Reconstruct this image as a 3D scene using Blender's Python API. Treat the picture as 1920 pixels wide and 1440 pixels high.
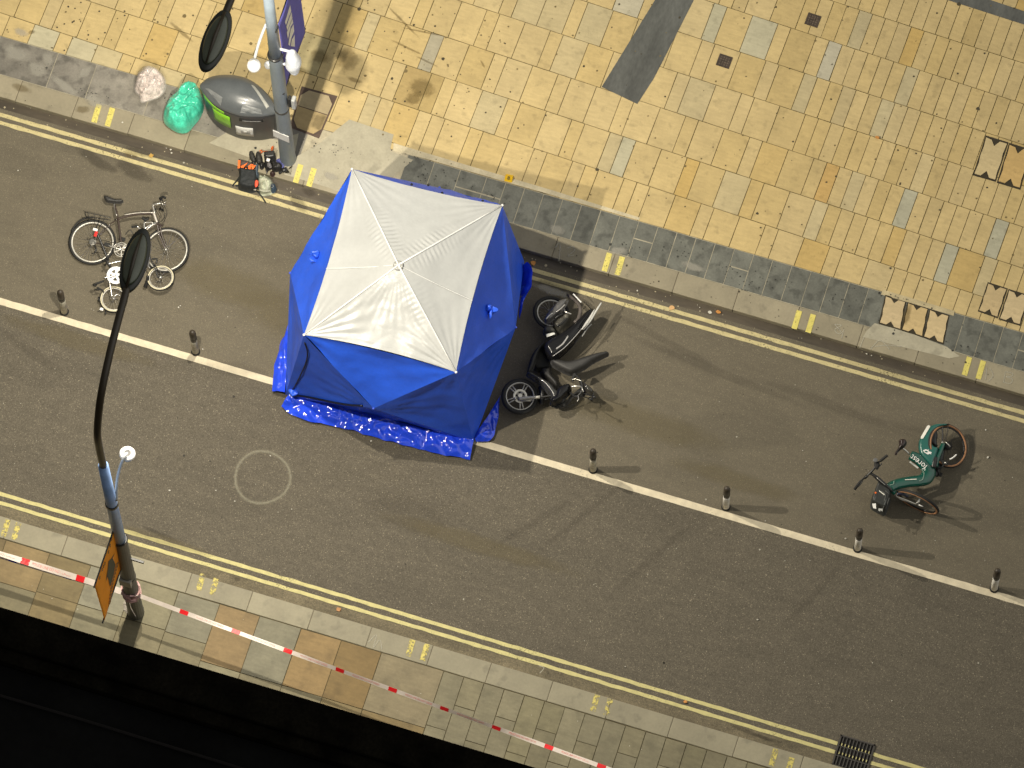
import bpy, bmesh, math, random
from mathutils import Vector, Matrix, noise as mn
from mathutils.geometry import delaunay_2d_cdt
random.seed(7)
S = bpy.context.scene
for o in list(bpy.data.objects): bpy.data.objects.remove(o)
C = bpy.data.collections.new("street"); S.collection.children.link(C)
V = Vector
# ------------------------------------------------------------ camera
TILT = math.radians(19.5); FPX = 12000.0; ROLL = math.radians(2.0); YAW = math.radians(19.4); DIST = 12000/130.0
RZ = Matrix.Rotation(YAW, 3, 'Z')
fw = RZ @ V((0, math.sin(TILT), -math.cos(TILT)))
r0 = RZ @ V((1, 0, 0)); u0 = RZ @ V((0, math.cos(TILT), math.sin(TILT)))
CR = r0*math.cos(ROLL) - u0*math.sin(ROLL)
CU = u0*math.cos(ROLL) + r0*math.sin(ROLL)
CO = -DIST*fw
cd = bpy.data.cameras.new("camera"); cam = bpy.data.objects.new("camera", cd); C.objects.link(cam)
cd.sensor_width = 36; cd.lens = FPX/1920*36; cd.clip_start = 1; cd.clip_end = 2000
m = Matrix((CR, CU, -fw)).transposed().to_4x4(); m.translation = CO; cam.matrix_world = m
S.camera = cam
# ------------------------------------------------------------ night sky glow, exposure
GLOW0, GLOW1 = 0.16, 0.92
W = bpy.data.worlds.new("World"); S.world = W; W.use_nodes = True
bg = W.node_tree.nodes["Background"]; bg.inputs[0].default_value = (0.95, 0.93, 0.86, 1); bg.inputs[1].default_value = 1.0
# town glow: a dim even sky with a softer, brighter side over the lit plaza
_N = W.node_tree.nodes; _L = W.node_tree.links
_t = _N.new('ShaderNodeTexCoord'); _d = _N.new('ShaderNodeVectorMath'); _d.operation = 'DOT_PRODUCT'; _d.inputs[1].default_value = V((.80, .28, .46)).normalized(); _L.new(_t.outputs['Generated'], _d.inputs[0])
_r = _N.new('ShaderNodeMapRange'); _r.interpolation_type = 'SMOOTHSTEP'; _r.inputs[1].default_value = .15; _r.inputs[2].default_value = 1; _r.inputs[3].default_value = GLOW0; _r.inputs[4].default_value = GLOW1
_L.new(_d.outputs['Value'], _r.inputs[0]); _L.new(_r.outputs[0], bg.inputs[1])
S.view_settings.view_transform = 'Standard'; S.view_settings.look = 'None'; S.view_settings.exposure = 0; S.view_settings.gamma = 1
LAMP_W = 285.0; LAMP_COL = (1.0, 0.915, 0.755)
S.cycles.max_bounces = 6; S.cycles.use_denoising = True

def P(px, py, z=0.0):
    d = fw + CR*((px-960)/FPX) + CU*((720-py)/FPX)
    return CO + d*((z-CO.z)/d.z)
def zz(ox, oy, s):
    return lambda x, y: (ox+x/s, oy+y/s)
def Q(t, pts, z):            # zoom-picture points to ground-plane points at height z
    return [P(*t(*p[:2]), z if len(p) < 3 else p[2]) for p in pts]

# ------------------------------------------------------------ object helpers
ORG = {}
def put(o, **k):
    for a, b in k.items():
        if b is not None: o[a] = b
    return o
def thing(name, label, cat, loc, group=None):
    o = bpy.data.objects.new(name, None); C.objects.link(o); o.location = loc; o.empty_display_size = .1
    ORG[o] = V(loc); put(o, label=label, category=cat, group=group); return o
class MB:
    def __init__(s): s.v = []; s.f = []; s.c = None; s.fc = []
    def add(s, vs, fs, col=None):
        b = len(s.v); s.v += [V(p) for p in vs]; s.f += [tuple(i+b for i in f) for f in fs]
        s.fc += [col]*len(fs); return s
    def poly(s, pts, col=None): return s.add(pts, [tuple(range(len(pts)))], col)
    def prism(s, pts, up, col=None):
        n = len(pts); up = V(up); vs = [V(p) for p in pts]+[V(p)+up for p in pts]
        fs = [tuple(range(n, 2*n)), tuple(range(n-1, -1, -1))]+[(i, (i+1) % n, n+(i+1) % n, n+i) for i in range(n)]
        return s.add(vs, fs, col)
    def box(s, c, sz, ax=None, col=None):
        c = V(c); ax = ax or (V((1, 0, 0)), V((0, 1, 0)), V((0, 0, 1)))
        a, b, d = [ax[i].normalized()*sz[i]/2 for i in range(3)]
        return s.prism([c-a-b-d, c+a-b-d, c+a+b-d, c-a+b-d], d*2, col)
    def tube(s, pts, r, n=8, closed=False, flat=1.0, nrm=None):
        pts = [V(p) for p in pts]; k = len(pts); rr = r if isinstance(r, (list, tuple)) else [r]*k
        T = []
        for i in range(k):
            if closed: t = pts[(i+1) % k]-pts[i-1]
            else: t = pts[min(i+1, k-1)]-pts[max(i-1, 0)]
            T.append(t.normalized() if t.length > 1e-9 else V((0, 0, 1)))
        a = V(nrm) if nrm else (V((0, 0, 1)) if abs(T[0].z) < .9 else V((1, 0, 0)))
        vs = []; 
        for i in range(k):
            a = (a-T[i]*a.dot(T[i])); a = a.normalized() if a.length > 1e-6 else T[i].orthogonal().normalized()
            b = T[i].cross(a)
            for j in range(n):
                q = 2*math.pi*j/n; vs.append(pts[i]+a*math.cos(q)*rr[i]*flat+b*math.sin(q)*rr[i])
        fs = []
        for i in range(k if closed else k-1):
            for j in range(n):
                i2 = (i+1) % k; fs.append((i*n+j, i*n+(j+1) % n, i2*n+(j+1) % n, i2*n+j))
        if not closed: fs += [tuple(range(n-1, -1, -1)), tuple(range((k-1)*n, k*n))]
        return s.add(vs, fs)
    def ball(s, c, r, n=12, m=8):
        c = V(c); rr = r if isinstance(r, (tuple, list)) else (r, r, r); vs = []; fs = []
        for i in range(1, m):
            a = math.pi*i/m
            for j in range(n):
                b = 2*math.pi*j/n; vs.append(c+V((math.sin(a)*math.cos(b)*rr[0], math.sin(a)*math.sin(b)*rr[1], math.cos(a)*rr[2])))
        vs += [c+V((0, 0, rr[2])), c-V((0, 0, rr[2]))]; t = len(vs)-2
        for i in range(m-2):
            for j in range(n): fs.append((i*n+j, (i+1)*n+j, (i+1)*n+(j+1) % n, i*n+(j+1) % n))
        for j in range(n): fs.append((t, j, (j+1) % n)); fs.append((t+1, (m-2)*n+(j+1) % n, (m-2)*n+j))
        return s.add(vs, fs)
    def ring(s, c, nrm, R, r, n=40, m=8, flat=1.0):
        nrm = V(nrm).normalized(); a = nrm.orthogonal().normalized(); b = nrm.cross(a)
        return s.tube([V(c)+a*math.cos(2*math.pi*i/n)*R+b*math.sin(2*math.pi*i/n)*R for i in range(n)], r, m, True, flat, nrm)
    def disc(s, c, nrm, R, h, n=20):
        nrm = V(nrm).normalized(); a = nrm.orthogonal().normalized(); b = nrm.cross(a)
        return s.prism([V(c)-nrm*h/2+a*math.cos(2*math.pi*i/n)*R+b*math.sin(2*math.pi*i/n)*R for i in range(n)], nrm*h)
    def lathe(s, c, prof, n=16):
        c = V(c); vs = [c+V((r*math.cos(2*math.pi*j/n), r*math.sin(2*math.pi*j/n), z)) for r, z in prof for j in range(n)]
        k = len(prof); fs = [(i*n+j, i*n+(j+1) % n, (i+1)*n+(j+1) % n, (i+1)*n+j) for i in range(k-1) for j in range(n)]
        fs += [tuple(range(n-1, -1, -1)), tuple(range((k-1)*n, k*n))]
        return s.add(vs, fs)
    def build(s, name, mat, parent=None, smooth=False, bevel=0, sub=0, label=None, cat=None, group=None, kind=None, keepout=False):
        if parent is not None: org = ORG[parent]
        else:
            lo = V([min(v[i] for v in s.v) for i in range(3)]); hi = V([max(v[i] for v in s.v) for i in range(3)])
            org = V(((lo.x+hi.x)/2, (lo.y+hi.y)/2, lo.z))
        me = bpy.data.meshes.new(name); me.from_pydata([v-org for v in s.v], [], s.f)
        if any(c is not None for c in s.fc):
            at = me.color_attributes.new("Col", 'FLOAT_COLOR', 'CORNER'); i = 0
            for p, c in zip(me.polygons, s.fc):
                c = c or (1, 1, 1)
                for k in range(p.loop_total):
                    at.data[p.loop_start+k].color = (c[0], c[1], c[2], 1)
        bm = bmesh.new(); bm.from_mesh(me); bmesh.ops.recalc_face_normals(bm, faces=bm.faces) if not keepout else None
        bm.to_mesh(me); bm.free()
        me.materials.append(mat)
        o = bpy.data.objects.new(name, me); C.objects.link(o)
        if smooth:
            for p in me.polygons: p.use_smooth = True
        if bevel:
            b = o.modifiers.new("bevel", 'BEVEL'); b.width = bevel; b.segments = 2; b.limit_method = 'ANGLE'; b.angle_limit = math.radians(40)
        if sub:
            b = o.modifiers.new("sub", 'SUBSURF'); b.levels = sub; b.render_levels = sub
        ORG[o] = org
        if parent is not None: o.parent = parent
        else: o.location = org
        put(o, label=label, category=cat, group=group, kind=kind)
        return o
def crv(pts, n=5, closed=False):           # Catmull-Rom through points
    pts = [V(p) for p in pts]; k = len(pts); out = []
    for i in range(k if closed else k-1):
        p1, p2 = pts[i], pts[(i+1) % k]
        p0 = pts[i-1] if (closed or i > 0) else p1; p3 = pts[(i+2) % k] if (closed or i+2 < k) else p2
        for j in range(n):
            t = j/n; out.append(.5*((2*p1)+(p2-p0)*t+(2*p0-5*p1+4*p2-p3)*t*t+(3*p1-p0-3*p2+p3)*t**3))
    if not closed: out.append(pts[-1])
    return out
def inflate(mb, outline, z0, h, w, step=.03, bottom=0.0, amp=0, ns=5, zf=None, power=.5, seed=0):
    """cushion-like solid over a plan outline; zf adds a slope"""
    pts = [V((p[0], p[1])) for p in outline]; n = len(pts)
    dense = []
    for i in range(n):
        a, b = pts[i], pts[(i+1) % n]; k = max(1, int((b-a).length/step))
        dense += [a+(b-a)*j/k for j in range(k)]
    nb = len(dense)
    xs = [p.x for p in pts]; ys = [p.y for p in pts]
    def inside(q):
        c = False
        for i in range(n):
            a, b = pts[i], pts[i-1]
            if (a.y > q.y) != (b.y > q.y) and q.x < (b.x-a.x)*(q.y-a.y)/(b.y-a.y)+a.x: c = not c
        return c
    def dist(q):
        best = 9
        for i in range(n):
            a, b = pts[i], pts[(i+1) % n]; d = b-a; L = d.length_squared
            t = 0 if L == 0 else max(0, min(1, (q-a).dot(d)/L)); best = min(best, (a+d*t-q).length)
        return best
    inn = []; y = min(ys); r = 0
    while y < max(ys):
        x = min(xs)+(step/2 if r % 2 else 0)
        while x < max(xs):
            q = V((x, y))
            if inside(q):
                d = dist(q)
                if d > step*.45: inn.append((q, d))
            x += step
        y += step*.87; r += 1
    allp = dense+[q for q, d in inn]
    res = delaunay_2d_cdt(allp, [], [list(range(nb))], 1, 1e-5)
    vo, fo = res[0], res[2]; D = []
    for q in vo: D.append(0 if (dist(q) < 1e-4) else dist(q))
    top = []; bot = []
    for q, d in zip(vo, D):
        t = min(d/w, 1); f = (1-(1-t)**2)**power
        zb = z0+(zf(q.x, q.y) if zf else 0)
        nz = mn.noise(V((q.x*ns, q.y*ns, seed)))*amp*min(1, d/(w*.5)) if amp else 0
        nz += mn.noise(V((q.x*ns*2.3, q.y*ns*2.3, seed+5)))*amp*.5*min(1, d/(w*.5)) if amp else 0
        if amp < 0:   # folded film: sharp ridges and soft hollows
            nz = 0
            for o_, a_ in ((1, 1), (2.1, .5), (4.3, .22)):
                ww_ = mn.noise(V((q.x*3, q.y*3, seed+2)))*.6
                nz += abs(mn.noise(V((q.x*ns*o_+ww_, q.y*ns*o_*.8-ww_, seed+o_))))*amp*a_
            nz = (nz-amp*.35)*min(1, d/(w*.5))
        top.append(V((q.x, q.y, zb+h*f+nz))); bot.append(V((q.x, q.y, zb-bottom*f)))
    k = len(vo)
    fs = [tuple(f) for f in fo]; fb = [tuple(k+i for i in reversed(f)) for f in fo]
    # boundary edges
    cnt = {}
    for f in fo:
        for i in range(len(f)):
            e = (f[i], f[(i+1) % len(f)]); cnt[e] = 1
    side = [] 
    mb_v = top+bot
    for a, b in list(cnt):
        if (b, a) not in cnt: side.append((b, a, k+a, k+b))
    mb.add(mb_v, fs+fb+side)
    return mb
def copy_tree(o, parent=None):
    c = o.copy(); C.objects.link(c); c.parent = parent
    for ch in [x for x in C.objects if x.parent == o and x is not c]: copy_tree(ch, c)
    return c
def lettering(txt, size, origin, xd, yd, mat, parent, name="lettering", off=0.002, align='CENTER', squash=1):
    cu = bpy.data.curves.new("t", 'FONT'); cu.body = txt; cu.size = size; cu.align_x = align; cu.align_y = 'CENTER'
    ob = bpy.data.objects.new("t", cu); C.objects.link(ob); bpy.context.view_layer.update()
    me = bpy.data.meshes.new_from_object(ob.evaluated_get(bpy.context.evaluated_depsgraph_get()))
    bpy.data.objects.remove(ob)
    xd = V(xd).normalized(); yd = V(yd); yd = (yd-xd*yd.dot(xd)).normalized(); nd = xd.cross(yd)
    mb = MB(); mb.add([V(origin)+xd*v.co.x*squash+yd*v.co.y+nd*off for v in me.vertices], [tuple(p.vertices) for p in me.polygons])
    return mb.build(name, mat, parent, keepout=True)

# ------------------------------------------------------------ materials
def M(name, col, rough=.6, metal=0.0, var=.12, scale=6, bump=0.0, bscale=60, vcol=False, specks=0.0, coat=0, dark=None, sheen=0, alpha=None, trans=0, spec=.5, stretch=None, fleck=None, vein=0):
    m = bpy.data.materials.new(name); m.use_nodes = True; N = m.node_tree.nodes; L = m.node_tree.links
    b = N["Principled BSDF"]; b.inputs['Roughness'].default_value = rough; b.inputs['Metallic'].default_value = metal
    b.inputs['Specular IOR Level'].default_value = spec
    if coat: b.inputs['Coat Weight'].default_value = coat; b.inputs['Coat Roughness'].default_value = .08
    if trans: b.inputs['Transmission Weight'].default_value = trans
    if alpha is not None: b.inputs['Alpha'].default_value = alpha
    tc = N.new('ShaderNodeTexCoord'); src = tc.outputs['Object']
    if stretch:
        mp = N.new('ShaderNodeMapping'); mp.inputs['Scale'].default_value = stretch; L.new(src, mp.inputs[0]); src2 = mp.outputs[0]
    else: src2 = src
    if vcol:
        a = N.new('ShaderNodeAttribute'); a.attribute_name = 'Col'; cur = a.outputs['Color']
    else:
        a = N.new('ShaderNodeRGB'); a.outputs[0].default_value = (*col, 1); cur = a.outputs[0]
    def mul(cur, val, fac=1.0):
        x = N.new('ShaderNodeMix'); x.data_type = 'RGBA'; x.blend_type = 'MULTIPLY'; x.inputs[0].default_value = fac
        L.new(cur, x.inputs[6]); L.new(val, x.inputs[7]); return x.outputs[2]
    def noise_(sc, lo, hi, a0=.3, a1=.7, det=5, s=None):
        n = N.new('ShaderNodeTexNoise'); n.inputs['Scale'].default_value = sc; n.inputs['Detail'].default_value = det; L.new(s or src2, n.inputs['Vector'])
        r = N.new('ShaderNodeMapRange'); r.inputs[1].default_value = a0; r.inputs[2].default_value = a1; r.inputs[3].default_value = lo; r.inputs[4].default_value = hi
        L.new(n.outputs[0], r.inputs[0]); return r.outputs[0]
    if var:
        cur = mul(cur, noise_(scale, 1-var, 1+var)); cur = mul(cur, noise_(scale*9, 1-var*.5, 1+var*.5))
    if vein:
        mp2 = N.new('ShaderNodeMapping'); mp2.inputs['Scale'].default_value = (3, 14, 1); mp2.inputs['Rotation'].default_value = (0, 0, .25); L.new(src, mp2.inputs[0])
        cur = mul(cur, noise_(1.6, 1-vein, 1+vein*.6, .35, .65, 6, mp2.outputs[0]))
        cur = mul(cur, noise_(38, 1-vein*2.2, 1, .60, .70, 3, mp2.outputs[0]))
    if dark:   # blotches: (scale, strength, threshold)
        cur = mul(cur, noise_(dark[0], 1, 1-dark[1], dark[2], dark[2]+.12, 6))
    if specks:
        vo = N.new('ShaderNodeTexVoronoi'); vo.inputs['Scale'].default_value = 45; L.new(src2, vo.inputs['Vector'])
        r = N.new('ShaderNodeMapRange'); r.inputs[1].default_value = .08; r.inputs[2].default_value = .22; r.inputs[3].default_value = 1-specks; r.inputs[4].default_value = 1
        L.new(vo.outputs['Distance'], r.inputs[0])
        g = noise_(5, 0, 1, .5, .62)
        x = N.new('ShaderNodeMix'); x.data_type = 'FLOAT'; L.new(g, x.inputs[0]); x.inputs[2].default_value = 1; L.new(r.outputs[0], x.inputs[3])
        cur = mul(cur, x.outputs[0])
    if fleck:   # aggregate: (scale, lighten amount, darken amount)
        vo = N.new('ShaderNodeTexVoronoi'); vo.inputs['Scale'].default_value = fleck[0]; L.new(src, vo.inputs['Vector'])
        sp = N.new('ShaderNodeSeparateColor'); L.new(vo.outputs['Color'], sp.inputs[0])
        r = N.new('ShaderNodeMapRange'); r.inputs[1].default_value = 0; r.inputs[2].default_value = 1; r.inputs[3].default_value = 1-fleck[2]; r.inputs[4].default_value = 1+fleck[2]
        L.new(sp.outputs[0], r.inputs[0]); cur = mul(cur, r.outputs[0])
        r = N.new('ShaderNodeMapRange'); r.inputs[1].default_value = .93; r.inputs[2].default_value = 1; r.inputs[3].default_value = 1; r.inputs[4].default_value = 1+fleck[1]
        L.new(sp.outputs[1], r.inputs[0]); cur = mul(cur, r.outputs[0])
    L.new(cur, b.inputs['Base Color'])
    if bump:
        n = N.new('ShaderNodeTexNoise'); n.inputs['Scale'].default_value = bscale; n.inputs['Detail'].default_value = 4; L.new(src, n.inputs['Vector'])
        bp = N.new('ShaderNodeBump'); bp.inputs['Strength'].default_value = 1; bp.inputs['Distance'].default_value = bump; L.new(n.outputs[0], bp.inputs['Height']); L.new(bp.outputs[0], b.inputs['Normal'])
    return m
def stain_mat(name, col, k=1.2, sc=6, mx=.7, rough=.8):
    m = bpy.data.materials.new(name); m.use_nodes = True; N = m.node_tree.nodes; L = m.node_tree.links
    b = N["Principled BSDF"]; b.inputs['Base Color'].default_value = (*col, 1); b.inputs['Roughness'].default_value = rough; b.inputs['Specular IOR Level'].default_value = .2
    tc = N.new('ShaderNodeTexCoord'); a = N.new('ShaderNodeAttribute'); a.attribute_name = 'Col'
    n = N.new('ShaderNodeTexNoise'); n.inputs['Scale'].default_value = sc; n.inputs['Detail'].default_value = 6; n.inputs['Roughness'].default_value = .65; L.new(tc.outputs['Object'], n.inputs['Vector'])
    s = N.new('ShaderNodeMath'); s.operation = 'MULTIPLY_ADD'; L.new(n.outputs[0], s.inputs[0]); s.inputs[1].default_value = k; s.inputs[2].default_value = -k*.5
    ad = N.new('ShaderNodeMath'); ad.operation = 'ADD'; L.new(s.outputs[0], ad.inputs[0]); L.new(a.outputs['Fac'], ad.inputs[1])
    r = N.new('ShaderNodeMapRange'); r.inputs[1].default_value = .35; r.inputs[2].default_value = .9; r.inputs[3].default_value = 0; r.inputs[4].default_value = mx
    L.new(ad.outputs[0], r.inputs[0]); L.new(r.outputs[0], b.inputs['Alpha'])
    return m
K = .10
m_asph = M('road_asphalt', (.097, .084, .061), .85, var=.17, scale=1.2, stretch=(.35, 1.1, 1), bump=.003, bscale=150, fleck=(95, 1.3, .30), dark=(1.2, .15, .5))
m_lane = M('lane_asphalt', (.120, .103, .071), .8, var=.10, scale=.9, bump=.002, bscale=180, fleck=(120, .8, .16), dark=(.9, .2, .5), stretch=(.5, 1.3, 1))
m_gut = M('gutter_asphalt', (.125, .105, .066), .85, var=.3, scale=3, bump=.003, bscale=120, fleck=(80, .6, .25), stretch=(.4, 1, 1))
m_channel = M('dark_channel', (.066, .053, .036), .5, var=.3, scale=2.5, bump=.002, bscale=100, stretch=(.25, 1, 1))  # narrow strip along the far kerb, darker than the lane
m_joint = M('joint_sand', (.115, .090, .033), .95, var=.2, scale=4)
m_stone = M('sandstone', (1, 1, 1), .75, var=.08, vein=.065, scale=2.2, vcol=True, specks=.32, bump=.002, bscale=25, dark=(7, .18, .58))
m_york = M('yorkstone', (1, 1, 1), .75, var=.12, vein=.08, scale=3, vcol=True, specks=.2, bump=.002, bscale=20, dark=(4, .18, .55))
m_grey = M('grey_granite', (1, 1, 1), .6, var=.22, scale=4, vcol=True, bump=.002, bscale=40, dark=(6, .35, .52))
m_kerb = M('kerb_granite', (1, 1, 1), .7, var=.10, scale=3, vcol=True, bump=.002, bscale=60, dark=(5, .2, .58))
m_mortar = M('pale_mortar', (.34, .31, .23), .9, var=.2, scale=8)
m_conc = M('pale_concrete', (.38, .35, .26), .85, var=.12, scale=3, bump=.002, dark=(4, .2, .55))
def worn(name, col, k, amt, sc=40):
    m = M(name, col, .7, var=.12, scale=8, bump=.001)
    N = m.node_tree.nodes; L = m.node_tree.links; b = N["Principled BSDF"]
    tc = N.new('ShaderNodeTexCoord'); n = N.new('ShaderNodeTexNoise'); n.inputs['Scale'].default_value = sc; n.inputs['Detail'].default_value = 7; n.inputs['Roughness'].default_value = .75; L.new(tc.outputs['Object'], n.inputs['Vector'])
    n2 = N.new('ShaderNodeTexNoise'); n2.inputs['Scale'].default_value = 1.1; L.new(tc.outputs['Object'], n2.inputs['Vector'])
    s = N.new('ShaderNodeMath'); s.operation = 'MULTIPLY_ADD'; L.new(n2.outputs[0], s.inputs[0]); s.inputs[1].default_value = .35; L.new(n.outputs[0], s.inputs[2])
    r = N.new('ShaderNodeMapRange'); r.inputs[1].default_value = k; r.inputs[2].default_value = k+.07; r.inputs[3].default_value = 1; r.inputs[4].default_value = 1-amt
    L.new(s.outputs[0], r.inputs[0]); L.new(r.outputs[0], b.inputs['Alpha']); return m
m_white = worn('white_line_paint', (.60, .53, .385), .78, .5, 30)
m_yel = worn('yellow_line_paint', (.50, .45, .20), .75, .6)
m_yel_old = worn('faded_yellow_line_paint', (.50, .43, .22), .73, .6, 30)
m_yel_tick = worn('yellow_tick_paint', (.62, .54, .14), .74, .8, 25)
m_yel_gone = worn('flaked_yellow_tick_paint', (.55, .47, .13), .64, 1, 18)
def flat(name, c, r=.6, **k): return M(name, c, r, var=k.pop('var', .08), **k)
m_black = flat('black_rubber', (.015, .015, .014), .75)
m_dark = flat('dark_metal', (.03, .03, .03), .35, metal=.3)
m_bronze = flat('dark_bronze_paint', (.030, .022, .012), .4)
m_chrome = flat('bare_alloy', (.62, .6, .55), .3, metal=.85)
m_silver = flat('silver_rim', (.58, .56, .50), .38, metal=.35)
m_cream = flat('cream_tyre_wall', (.62, .57, .40), .7)
m_tan = flat('tan_tyre_wall', (.34, .17, .08), .7)
m_whitep = flat('white_plastic', (.80, .79, .76), .4)
m_glossblk = M('gloss_black_fairing', (.008, .008, .009), .2, var=.1, coat=.25, spec=.3)
m_vinyl = M('grey_black_vinyl', (.030, .029, .027), .5, var=.15, bump=.002, bscale=200)
m_postgrey = M('post_grey_paint', (.17, .20, .22), .45, var=.12, scale=4, stretch=(1, 1, .3))
m_postold = M('post_olive_grey_paint', (.095, .095, .085), .5, var=.15, scale=4, stretch=(1, 1, .3))
m_postblue = M('post_blue', (.30, .46, .80), .4, var=.12, scale=5)  # even bright blue for the near lamp's upper pole
m_postpale = M('post_pale_blue_paint', (.20, .245, .29), .4, var=.1, scale=5)
m_red = flat('red_plastic', (.55, .02, .015), .4)
m_orange = flat('orange_banner_cloth', (1.0, .48, .03), .7)
m_purple = flat('purple_banner_cloth', (.22, .21, .66), .7)
for mt, cc_ in ((m_orange, (1, .50, .04)), (m_purple, (.24, .22, .66))):   # thin cloth lets light through
    N_, L_ = mt.node_tree.nodes, mt.node_tree.links; tr = N_.new('ShaderNodeBsdfTranslucent'); tr.inputs[0].default_value = (*cc_, 1)
    ad_ = N_.new('ShaderNodeMixShader'); ad_.inputs[0].default_value = .45; out_ = N_['Material Output']
    L_.new(N_['Principled BSDF'].outputs[0], ad_.inputs[1]); L_.new(tr.outputs[0], ad_.inputs[2]); L_.new(ad_.outputs[0], out_.inputs[0])
m_ink = flat('banner_dark_print', (.06, .06, .03), .7)
m_brown = flat('banner_brown_print', (.30, .12, .015), .7, var=.5, scale=40)
m_offw = flat('off_white_print', (.75, .73, .65), .6)

# ------------------------------------------------------------ ground
def rect(mb, u0_, u1_, v0, v1, z, col=None): mb.poly([(u0_, v0, z), (u1_, v0, z), (u1_, v1, z), (u0_, v1, z)], col)
FU = 200
g = MB(); rect(g, -600, 600, -600, 600, -.05); g.build('ground', M('far_ground', (.18, .16, .12), .9), kind='structure')
g = MB(); rect(g, -FU, FU, -3.94, -.96, 0); g.build('road', m_asph, kind='structure')
g = MB(); rect(g, -FU, FU, -.96, 1.86, 0); g.build('cycle_lane', m_lane, kind='structure')
g = MB(); rect(g, -FU, FU, 1.86, 2.0, 0); g.build('channel', m_channel, kind='structure')
g = MB(); rect(g, -FU, FU, -4.12, -3.94, 0); g.build('gutter', m_gut, kind='structure')
def wob(mb, u0_, u1_, v0, v1, z, step=.12, amp=.004, sd=0, drift=0):
    n = max(1, int((u1_-u0_)/step)); a = []; b = []
    for i in range(n+1):
        u = u0_+(u1_-u0_)*i/n
        a.append((u, v0+mn.noise(V((u*5, sd, 0)))*amp, z)); b.append((u, v1+mn.noise(V((u*5, sd+9, 3)))*amp, z))
    mb.add(a+b, [(i, i+1, n+1+i+1, n+1+i) for i in range(n)])
g = MB(); wob(g, -14, 14, -1.042, -.940, .004, .1, .006, 3)
g.build('white_lane_line', m_white, kind='structure')
for v, m_, nm in ((1.765, m_yel_old, 5), (1.645, m_yel_old, 6)):
    g = MB(); wob(g, -14, 14, v-.03, v+.03, .004, .08, .010, nm); g.build('yellow_line', m_, kind='structure')
for v, nm in ((-3.775, 7), (-3.905, 8)):
    g = MB(); wob(g, -14, P(1600, 1416, 0).x-.262, v-.027, v+.027, .004, .06, .010, nm); wob(g, P(1600, 1416, 0).x+.262, 14, v-.027, v+.027, .004, .06, .010, nm); g.build('yellow_line', m_yel, kind='structure')

# plaza paving: rows turned a little against the kerb
RA = math.radians(-2.3); ca, sa = math.cos(RA), math.sin(RA)
def tow(a, b, z): return V((a*ca-b*sa, a*sa+b*ca, z))
def clip(poly, v0):
    out = []
    for i in range(len(poly)):
        p, q = poly[i], poly[(i+1) % len(poly)]
        if p.y >= v0: out.append(p)
        if (p.y >= v0) != (q.y >= v0): t = (v0-p.y)/(q.y-p.y); out.append(p+(q-p)*t)
    return out
def stone_top(mb, poly, z, col, gap=.0052):
    if len(poly) < 3: return
    c = sum((V(p) for p in poly), V((0, 0, 0)))/len(poly)
    ins = []
    n = len(poly)
    for i in range(n):
        p = V(poly[i]); a = (V(poly[i-1])-p).normalized(); b = (V(poly[(i+1) % n])-p).normalized()
        ins.append(p+(a+b)*gap+V((random.gauss(0, .0009), random.gauss(0, .0009), 0)))
    dz = random.gauss(0, .0008)
    top = [V((p.x, p.y, z+dz)) for p in ins]
    mb.prism([p-V((0, 0, .02)) for p in top], (0, 0, .02), col)
def scol():
    r = random.random()
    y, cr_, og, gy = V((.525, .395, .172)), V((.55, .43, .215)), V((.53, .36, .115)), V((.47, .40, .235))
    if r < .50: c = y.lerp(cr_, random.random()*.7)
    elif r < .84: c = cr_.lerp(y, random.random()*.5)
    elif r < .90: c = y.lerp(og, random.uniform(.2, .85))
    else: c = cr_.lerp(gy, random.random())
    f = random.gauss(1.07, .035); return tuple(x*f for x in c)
over = [((1345, 45), (.46, .47, .40)), ((822, 95), (.36, .36, .33)), ((1440, 85), (.50, .51, .44)), ((1165, 325), (.48, .49, .42)), ((1560, 130), (.48, .49, .47)), ((1705, 390), (.42, .45, .42)), ((1873, 450), (.42, .45, .42)), ((1767, 490), (.42, .45, .42)), 
        ((70, 60), (.5, .5, .42)), ((170, 90), (.5, .49, .4)), ((1560, 560), (.42, .44, .41)), ((610, 80), (.40, .36, .22)),
        ((1540, 350), (.56, .37, .13)), ((1180, 15), (.5, .5, .46)), ((800, 165), (.42, .32, .14)), ((770, 150), (.40, .30, .13))]
over = [(P(a, b, K), tuple(V((c[0]*1.0, c[1]*.95, c[2]*.80)).lerp(V((.56, .44, .23)), .22))) for (a, b), c in over]
bnd = {0: 4.3, 1: 3.3, 2: 2.75, 3: 2.5, 4: 2.2, 5: 2.1, 6: 2.05, 7: 2.0, 8: 1.6}
holes = [[P(x, y, K) for x, y in h] for h in ([(1652, 553), (1782, 588), (1772, 648), (1640, 605)], [(1835, 254), (1940, 286), (1930, 362), (1818, 328)], [(1850, 528), (1940, 555), (1930, 622), (1832, 590)])]
def inpoly(p, poly):
    c = False
    for i in range(len(poly)):
        a, b = poly[i], poly[i-1]
        if (a.y > p.y) != (b.y > p.y) and p.x < (b.x-a.x)*(p.y-a.y)/(b.y-a.y)+a.x: c = not c
    return c
g = MB()
for k in range(-2, 12):
    v0 = 2.90+.61*k; u = -13+(k % 3)*.17; seq = 0
    while u < 13:
        if u < bnd.get(k, 2.0): w = (.395, .395, .20)[seq % 3] if random.random() > .06 else .2
        else: w = .20 if random.random() > .015 else .395
        seq += 1
        poly = [tow(u, v0, K), tow(u+w, v0, K), tow(u+w, v0+.61, K), tow(u, v0+.61, K)]
        poly = clip(poly, 2.91)
        if len(poly) >= 3:
            cc = scol(); ctr = sum(poly, V((0, 0, 0)))/len(poly)
            for p, c in over:
                if inpoly(p, poly): cc = c
            stone_top(g, poly, K, cc)
        u += w
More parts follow.
